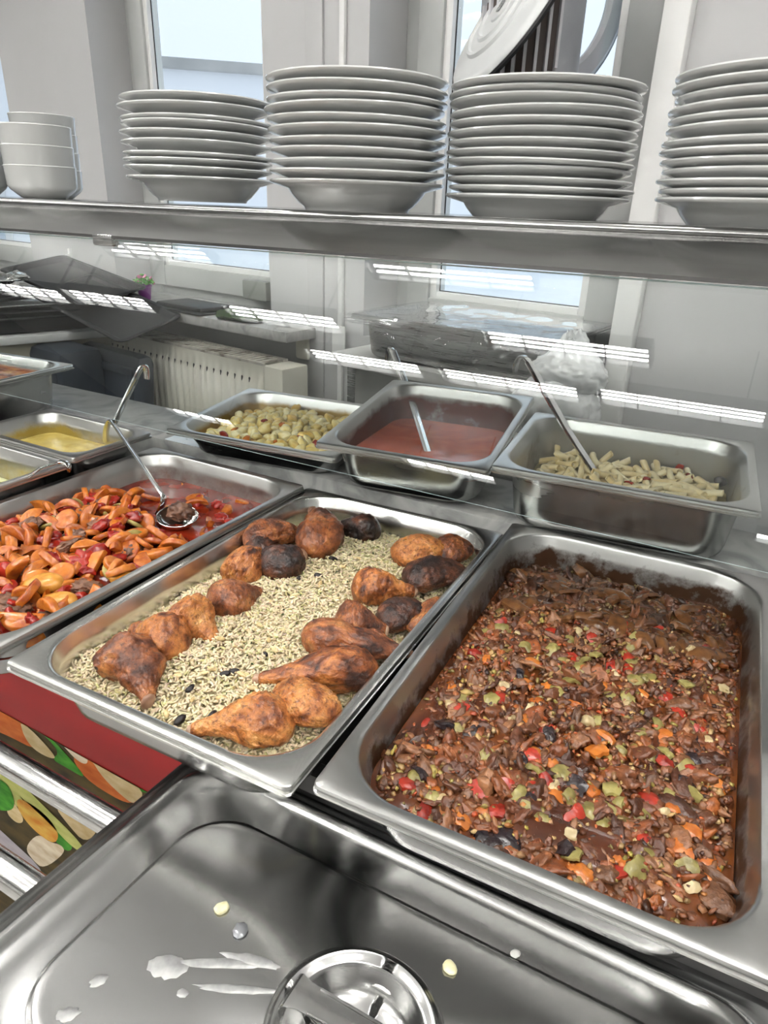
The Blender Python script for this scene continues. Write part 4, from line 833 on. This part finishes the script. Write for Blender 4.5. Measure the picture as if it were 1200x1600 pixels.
vegput(car,((165,775),(330,800),(140,870),(250,840),(200,865),(105,820),(170,830),(270,875),(60,800),(20,850),(75,855),(120,840),(225,855),(155,890),(245,860),(185,900),(45,890)),40,'orange carrot slice on top of the pile in the carrot pan','carrot','carrot slices heaped on top of the pan','carrot_slice',.55,(.007,.013),.026,(.95,1.3),pile)
vegput(tom,((70,845),(125,790),(20,815),(155,780),(100,790),(185,875),(130,890),(125,885)),38,'shiny red tomato piece among the carrots','tomato','tomato pieces among the carrots','tomato_piece',.4,(.004,.012),.022,(.85,1.2),pile)
vegput(pat,((20,945),(135,915),(45,825),(110,860),(150,786)),12,'brown meat patty among the carrots','meat patty','meat patties among the carrots','meat_patty',.25,(.003,.010),.04,(.9,1.1),pile)
vegput(zuc,((210,850),(90,810),(180,795)),9,'pale green courgette slice among the carrots','courgette','courgette slices among the carrots','courgette_slice',.7,(.004,.012),.03,(.9,1.2),pile)
vegput(car,((345,782),(305,778),(400,790),(330,815)),6,'carrot slice half sunk in the red sauce pool','carrot','carrot slices sunk in the sauce pool','carrot_slice',.2,(-.001,.002),.03,(.8,1),pool)
vegput(tom,((310,772),(385,798),(360,800),(300,790)),3,'tomato piece floating in the red sauce pool','tomato','tomato pieces floating in the sauce pool','tomato_piece',.2,(-.002,.002),.03,(.8,1.05),pool)
for (a,b,s_,lab) in ((68,912,1.22,'large round yellow-orange squash slice by the near rim of the carrot pan'),(92,936,1.05,'oval squash slice at the near rim, right of the large round one'),(190,897,.8,'squash slice near the right wall of the carrot pan')):
    p=ploc(M_veg,a,b,-.014); put('squash_slice',squ[0],loc(M_veg,p.x,p.y,veg_h(p.x,p.y)+.0135,(.12,-.1,.5),s_),lab,'squash','squash slices in the carrot pan')
# ---------------- back row contents
def level(Mx,tilt,a,b,R,z,mt,nm,label,cat,nr=30,hf=None):
    o=food_surface(a,b,R,lambda x,y:z-y*math.tan(math.radians(tilt))+(hf(x,y) if hf else 0),nr).build(nm,mt,None,60,Mx); o['kind']='stuff'; return tag(o,label,cat)
level(M_tom,5.2,.1125,.1415,.042,-.049,noisy(mat('tomato_soup',(.26,.035,.012),.16,coat=.2),[(.3,(.36,.045,.014)),(.55,(.46,.070,.020)),(.75,(.56,.12,.04))],scale=18,detail=5,dist=1.5),'tomato_sauce','smooth red tomato sauce in the middle back pan','sauce',24,lambda x,y:.0006*nz((x,y,0),25,3))
level(M_yel,0,.112,.0605,.028,-.036,noisy(mat('yellow_sauce',(.62,.47,.12),.22,coat=.3),[(.3,(.55,.40,.09)),(.7,(.70,.56,.18))],scale=22,detail=4,dist=2,bump=.1,bscale=30),'yellow_sauce','thick yellow sauce in the small pan beside the carrots','sauce',24,lambda x,y:.0012*nz((x,y,0),30,5))
level(M_grn,0,.110,.0585,.026,-.05,noisy(mat('green_dip',(.40,.42,.22),.3,coat=.2),[(.3,(.30,.33,.15)),(.7,(.50,.52,.30))],scale=40,detail=6,bump=.3,bscale=80),'green_dip','pale green creamy dip in the small front left pan','dip',24,lambda x,y:.002*nz((x,y,0),30,5))
lf=lambda x,y:-.020+.006*nz((x,y,0),20,3,4)
level(M_las,0,.142,.113,.042,0,noisy(mat('browned_bake',(.35,.14,.05),.45,coat=.2),[(.32,(.03,.012,.008)),(.46,(.22,.045,.016)),(.58,(.45,.16,.05)),(.7,(.62,.36,.13))],scale=34,detail=8,bump=.8,bscale=140),'browned_bake','browned cheese-topped bake in the far left pan','bake',48,lf)
# yellow chicken pieces
def chk_h(x,y): return -.035+.013*max(0,1-(x/.15)**2)*max(0,1-(y/.12)**2)+.002*nz((x,y,0),20,8)
level(M_chk,0,.137,.107,.040,0,noisy(mat('curry_sauce',(.45,.20,.03),.2,coat=.4),[(.35,(.34,.09,.015)),(.6,(.56,.30,.05)),(.75,(.66,.42,.1))],scale=40,detail=5),'curry_sauce','oily yellow sauce under the chicken pieces','sauce',30,lambda x,y:chk_h(x,y)-.003)
cm=noisy(mat('curry_chicken',(.66,.52,.22),.34,coat=.25),[(.3,(.60,.38,.08)),(.5,(.68,.54,.20)),(.7,(.76,.68,.42))],scale=70,detail=6,rnd=.35,bump=.35,bscale=200)
cpc=[MB().add(*chunk_tpl(3,k*3,.30,1.3,(.0135,.0095,.0080))).mesh('chicken_chunk',cm,60) for k in range(5)]
for q,(x,y) in enumerate(scat_pts(150,.124,.095,.04,.0128)): put('chicken_chunk',cpc[q%5],loc(M_chk,x,y,chk_h(x,y)+RNG.uniform(.001,.008),rz(.5),RNG.uniform(.75,1.15)),'pale yellow chicken chunk in the left back pan','chicken','yellow chicken chunks')
rp=[strip_mesh(300+k,.022,.013,.003,.7,PEP['red'],'red_pepper') for k in range(2)]+[strip_mesh(310+k,.018,.011,.003,.7,PEP['orange'],'red_pepper') for k in range(2)]
for q,(a,b) in enumerate(((410,665),(352,685),(425,697),(385,692),(470,690),(492,702),(440,672),(365,676))):
    p=ploc(M_chk,a,b,-.024); put('red_pepper',rp[q%4],loc(M_chk,p.x,p.y,chk_h(p.x,p.y)+.012,rz(.4),1.0),'red pepper piece between the yellow chicken chunks','pepper','pepper pieces among the yellow chicken')
# penne
def pas_h(x,y): return -.064+.008*max(0,1-(x/.15)**4)+.003*nz((x,y,0),20,4)
level(M_pas,0,.139,.109,.04,0,noisy(mat('pasta_bed',(.42,.33,.16),.5),[(.3,(.25,.19,.08)),(.7,(.5,.42,.22))],scale=60),'pasta_bed','creamy dressing under the penne','dressing',20,lambda x,y:pas_h(x,y)-.004)
def penne_mesh(seed):
    L,r,ri=.0185,.0047,.0033; n=14; R=[]
    for k,(rr,xs) in enumerate(((ri,-L+.001),(r*.97,-L),(r,-L+.0006),(r,-L*.5),(r,0),(r,L*.5),(r,L-.0006),(r*.97,L),(ri,L-.001),(ri,0),(ri,-L+.001))):
        R.append([(xs+.55*rr*math.cos(2*math.pi*j/n)*(1 if abs(xs)>L*.8 else 0)+0, rr*(1+.035*(j%2))*math.cos(2*math.pi*j/n)+.12*xs*xs/L*(seed-1), rr*(1+.035*(j%2))*math.sin(2*math.pi*j/n)) for j in range(n)])
    return MB().rings(R,(False,False)).mesh('penne',noisy(mat('penne_pasta',(.68,.55,.29),.32,coat=.2),[(.3,(.72,.56,.28)),(.7,(.85,.74,.48))],scale=50,rnd=.4),50)
pn=[penne_mesh(k) for k in range(3)]
for q,(x,y) in enumerate(scat_pts(165,.119,.089,.04,.0108)): put('penne',pn[q%3],loc(M_pas,x,y,pas_h(x,y)+RNG.uniform(.001,.011),(0,RNG.normal(0,.32),RNG.uniform(0,6.28)),RNG.uniform(.92,1.08)),'creamy penne tube in the deep right back pan','pasta','penne in the right back pan')
for q,(a,b) in enumerate(((1010,752),(1060,738),(1078,752),(985,758),(1062,733))):
    p=ploc(M_pas,a,b,-.05); put('red_pepper',rp[q%2],loc(M_pas,p.x,p.y,pas_h(p.x,p.y)+.013,rz(.4),.75),'small red pepper piece between the penne','pepper','pepper pieces among the penne')
p=ploc(M_pas,1130,752,-.05); put('olive',MB().add(*chunk_tpl(3,4,.22,1.4,(.009,.008,.007))).mesh('olive',mat('olive_black',(.03,.025,.022),.4),60),loc(M_pas,p.x-.004,p.y,pas_h(p.x,p.y)+.011,(0,0,0)),'dark olive piece at the right end of the penne','olive',None)

# ---------------- ladles and spoons
def ladle(label,handle,bowl=None,hook=None,w=.014,bt=(0,0),br=.036,nm='ladle'):
    o=Vector(handle[0]); t=thing(nm,label,'ladle',Matrix.Translation(o))
    H=[Vector(p)-o for p in handle]
    m=MB().tube(H,.005,8,flat=[(w*(.8+.25*i/(len(H)-1)),.0045) for i in range(len(H))]); m.build('handle',M['chrome'],t,40)
    if hook: MB().tube([Vector(p)-o for p in hook],.0045,10,flat=[(.011,.004)]*len(hook)).build('hook',M['chrome'],t,40)
    if bowl is not None:
        prof=[(.001,-br*.62),(br*.45,-br*.56),(br*.75,-br*.38),(br*.95,-br*.12),(br,0),(br*.98,.0006),(br*.93,-.001),(br*.90,-br*.13),(br*.70,-br*.36),(br*.4,-br*.52),(.001,-br*.58)]
        Mx=Matrix.Translation(Vector(bowl)-o)@Euler((bt[0],bt[1],0)).to_matrix().to_4x4()
        MB().lathe(prof,40).map(lambda p:Mx@p).build('bowl',M['chrome'],t,50)
    return t
def bez(P,n=10):
    P=[Vector(p) for p in P]; out=[]
    for i in range(n+1):
        t=i/n; Q=P
        while len(Q)>1: Q=[Q[k].lerp(Q[k+1],t) for k in range(len(Q)-1)]
        out.append(Q[0])
    return out
# carrot pan ladle with a patty in it
bc=M_veg@ploc(M_veg,277,806,-.020)
top=py(176,660,.47); mid_=py(253,772,bc.y+.012); low=py(247,803,bc.y+.004)
ladle('steel ladle lying in the carrot pan with a meat patty in its bowl',[low]+bez([low,py(262,775,bc.y+.008),mid_],5)[1:]+[mid_.lerp(top,.35),mid_.lerp(top,.7),top],bc,bez([top,top+Vector((-.006,.004,.010)),py(165,662,.475),py(164,678,.478),py(166,690,.478)],9),.013,(.10,.12),.030)
put('meat_patty',pat[0],Matrix.Translation(bc+Vector((.004,.004,.006)))@Matrix.Diagonal((1.0,1.0,1.5,1)),'brown meat patty carried in the ladle of the carrot pan','meat patty',None)
# yellow sauce ladle
b0=M_yel@ploc(M_yel,163,695,-.040); r0=py(184,650,.512); d=(r0-b0)
tp=b0+d*((py(213,590,.60)-b0).length/d.length*1.0); tp=py(212,592,.56)
ladle('steel ladle standing in the yellow sauce, hook end up',[b0,b0.lerp(r0,.5),r0,tp],None,bez([tp,py(222,566,.57),py(231,566,.575),py(229,592,.575)],10),.012)
# tomato sauce ladle
b0=M_tom@ploc(M_tom,671,716,-.050); fy=(M_tom@Vector((0,.150,0))).y
r0=py(644,628,fy-.02); tp=py(613,548,fy+.055)
ladle('steel ladle leaning in the tomato sauce, hook end up',[b0,b0.lerp(r0,.5),r0,tp],None,bez([tp,py(610,541,fy+.06),py(606,541,fy+.065),py(606,562,fy+.068)],8),.014)
b0=M_pas@ploc(M_pas,936,748,-.048); r0=py(884,668,.765); tp=py(826,566,.82)
ladle('steel serving spoon leaning in the penne, hook end up',[b0,b0.lerp(r0,.5),r0,tp],None,bez([tp,py(818,551,.83),py(808,552,.835),py(804,582,.838)],9),.014,nm='serving_spoon')
b0=M_grn@Vector((-.03,-.02,-.052)); tp=M_grn@ploc(M_grn,92,722,.012)
ladle('thin dark-handled ladle resting in the green dip',[b0,M_grn@ploc(M_grn,38,750,-.008),M_grn@ploc(M_grn,62,732,.012),tp],None,bez([tp,M_grn@ploc(M_grn,104,720,.014),M_grn@ploc(M_grn,108,728,.008),M_grn@ploc(M_grn,109,734,.0)],8),.007)
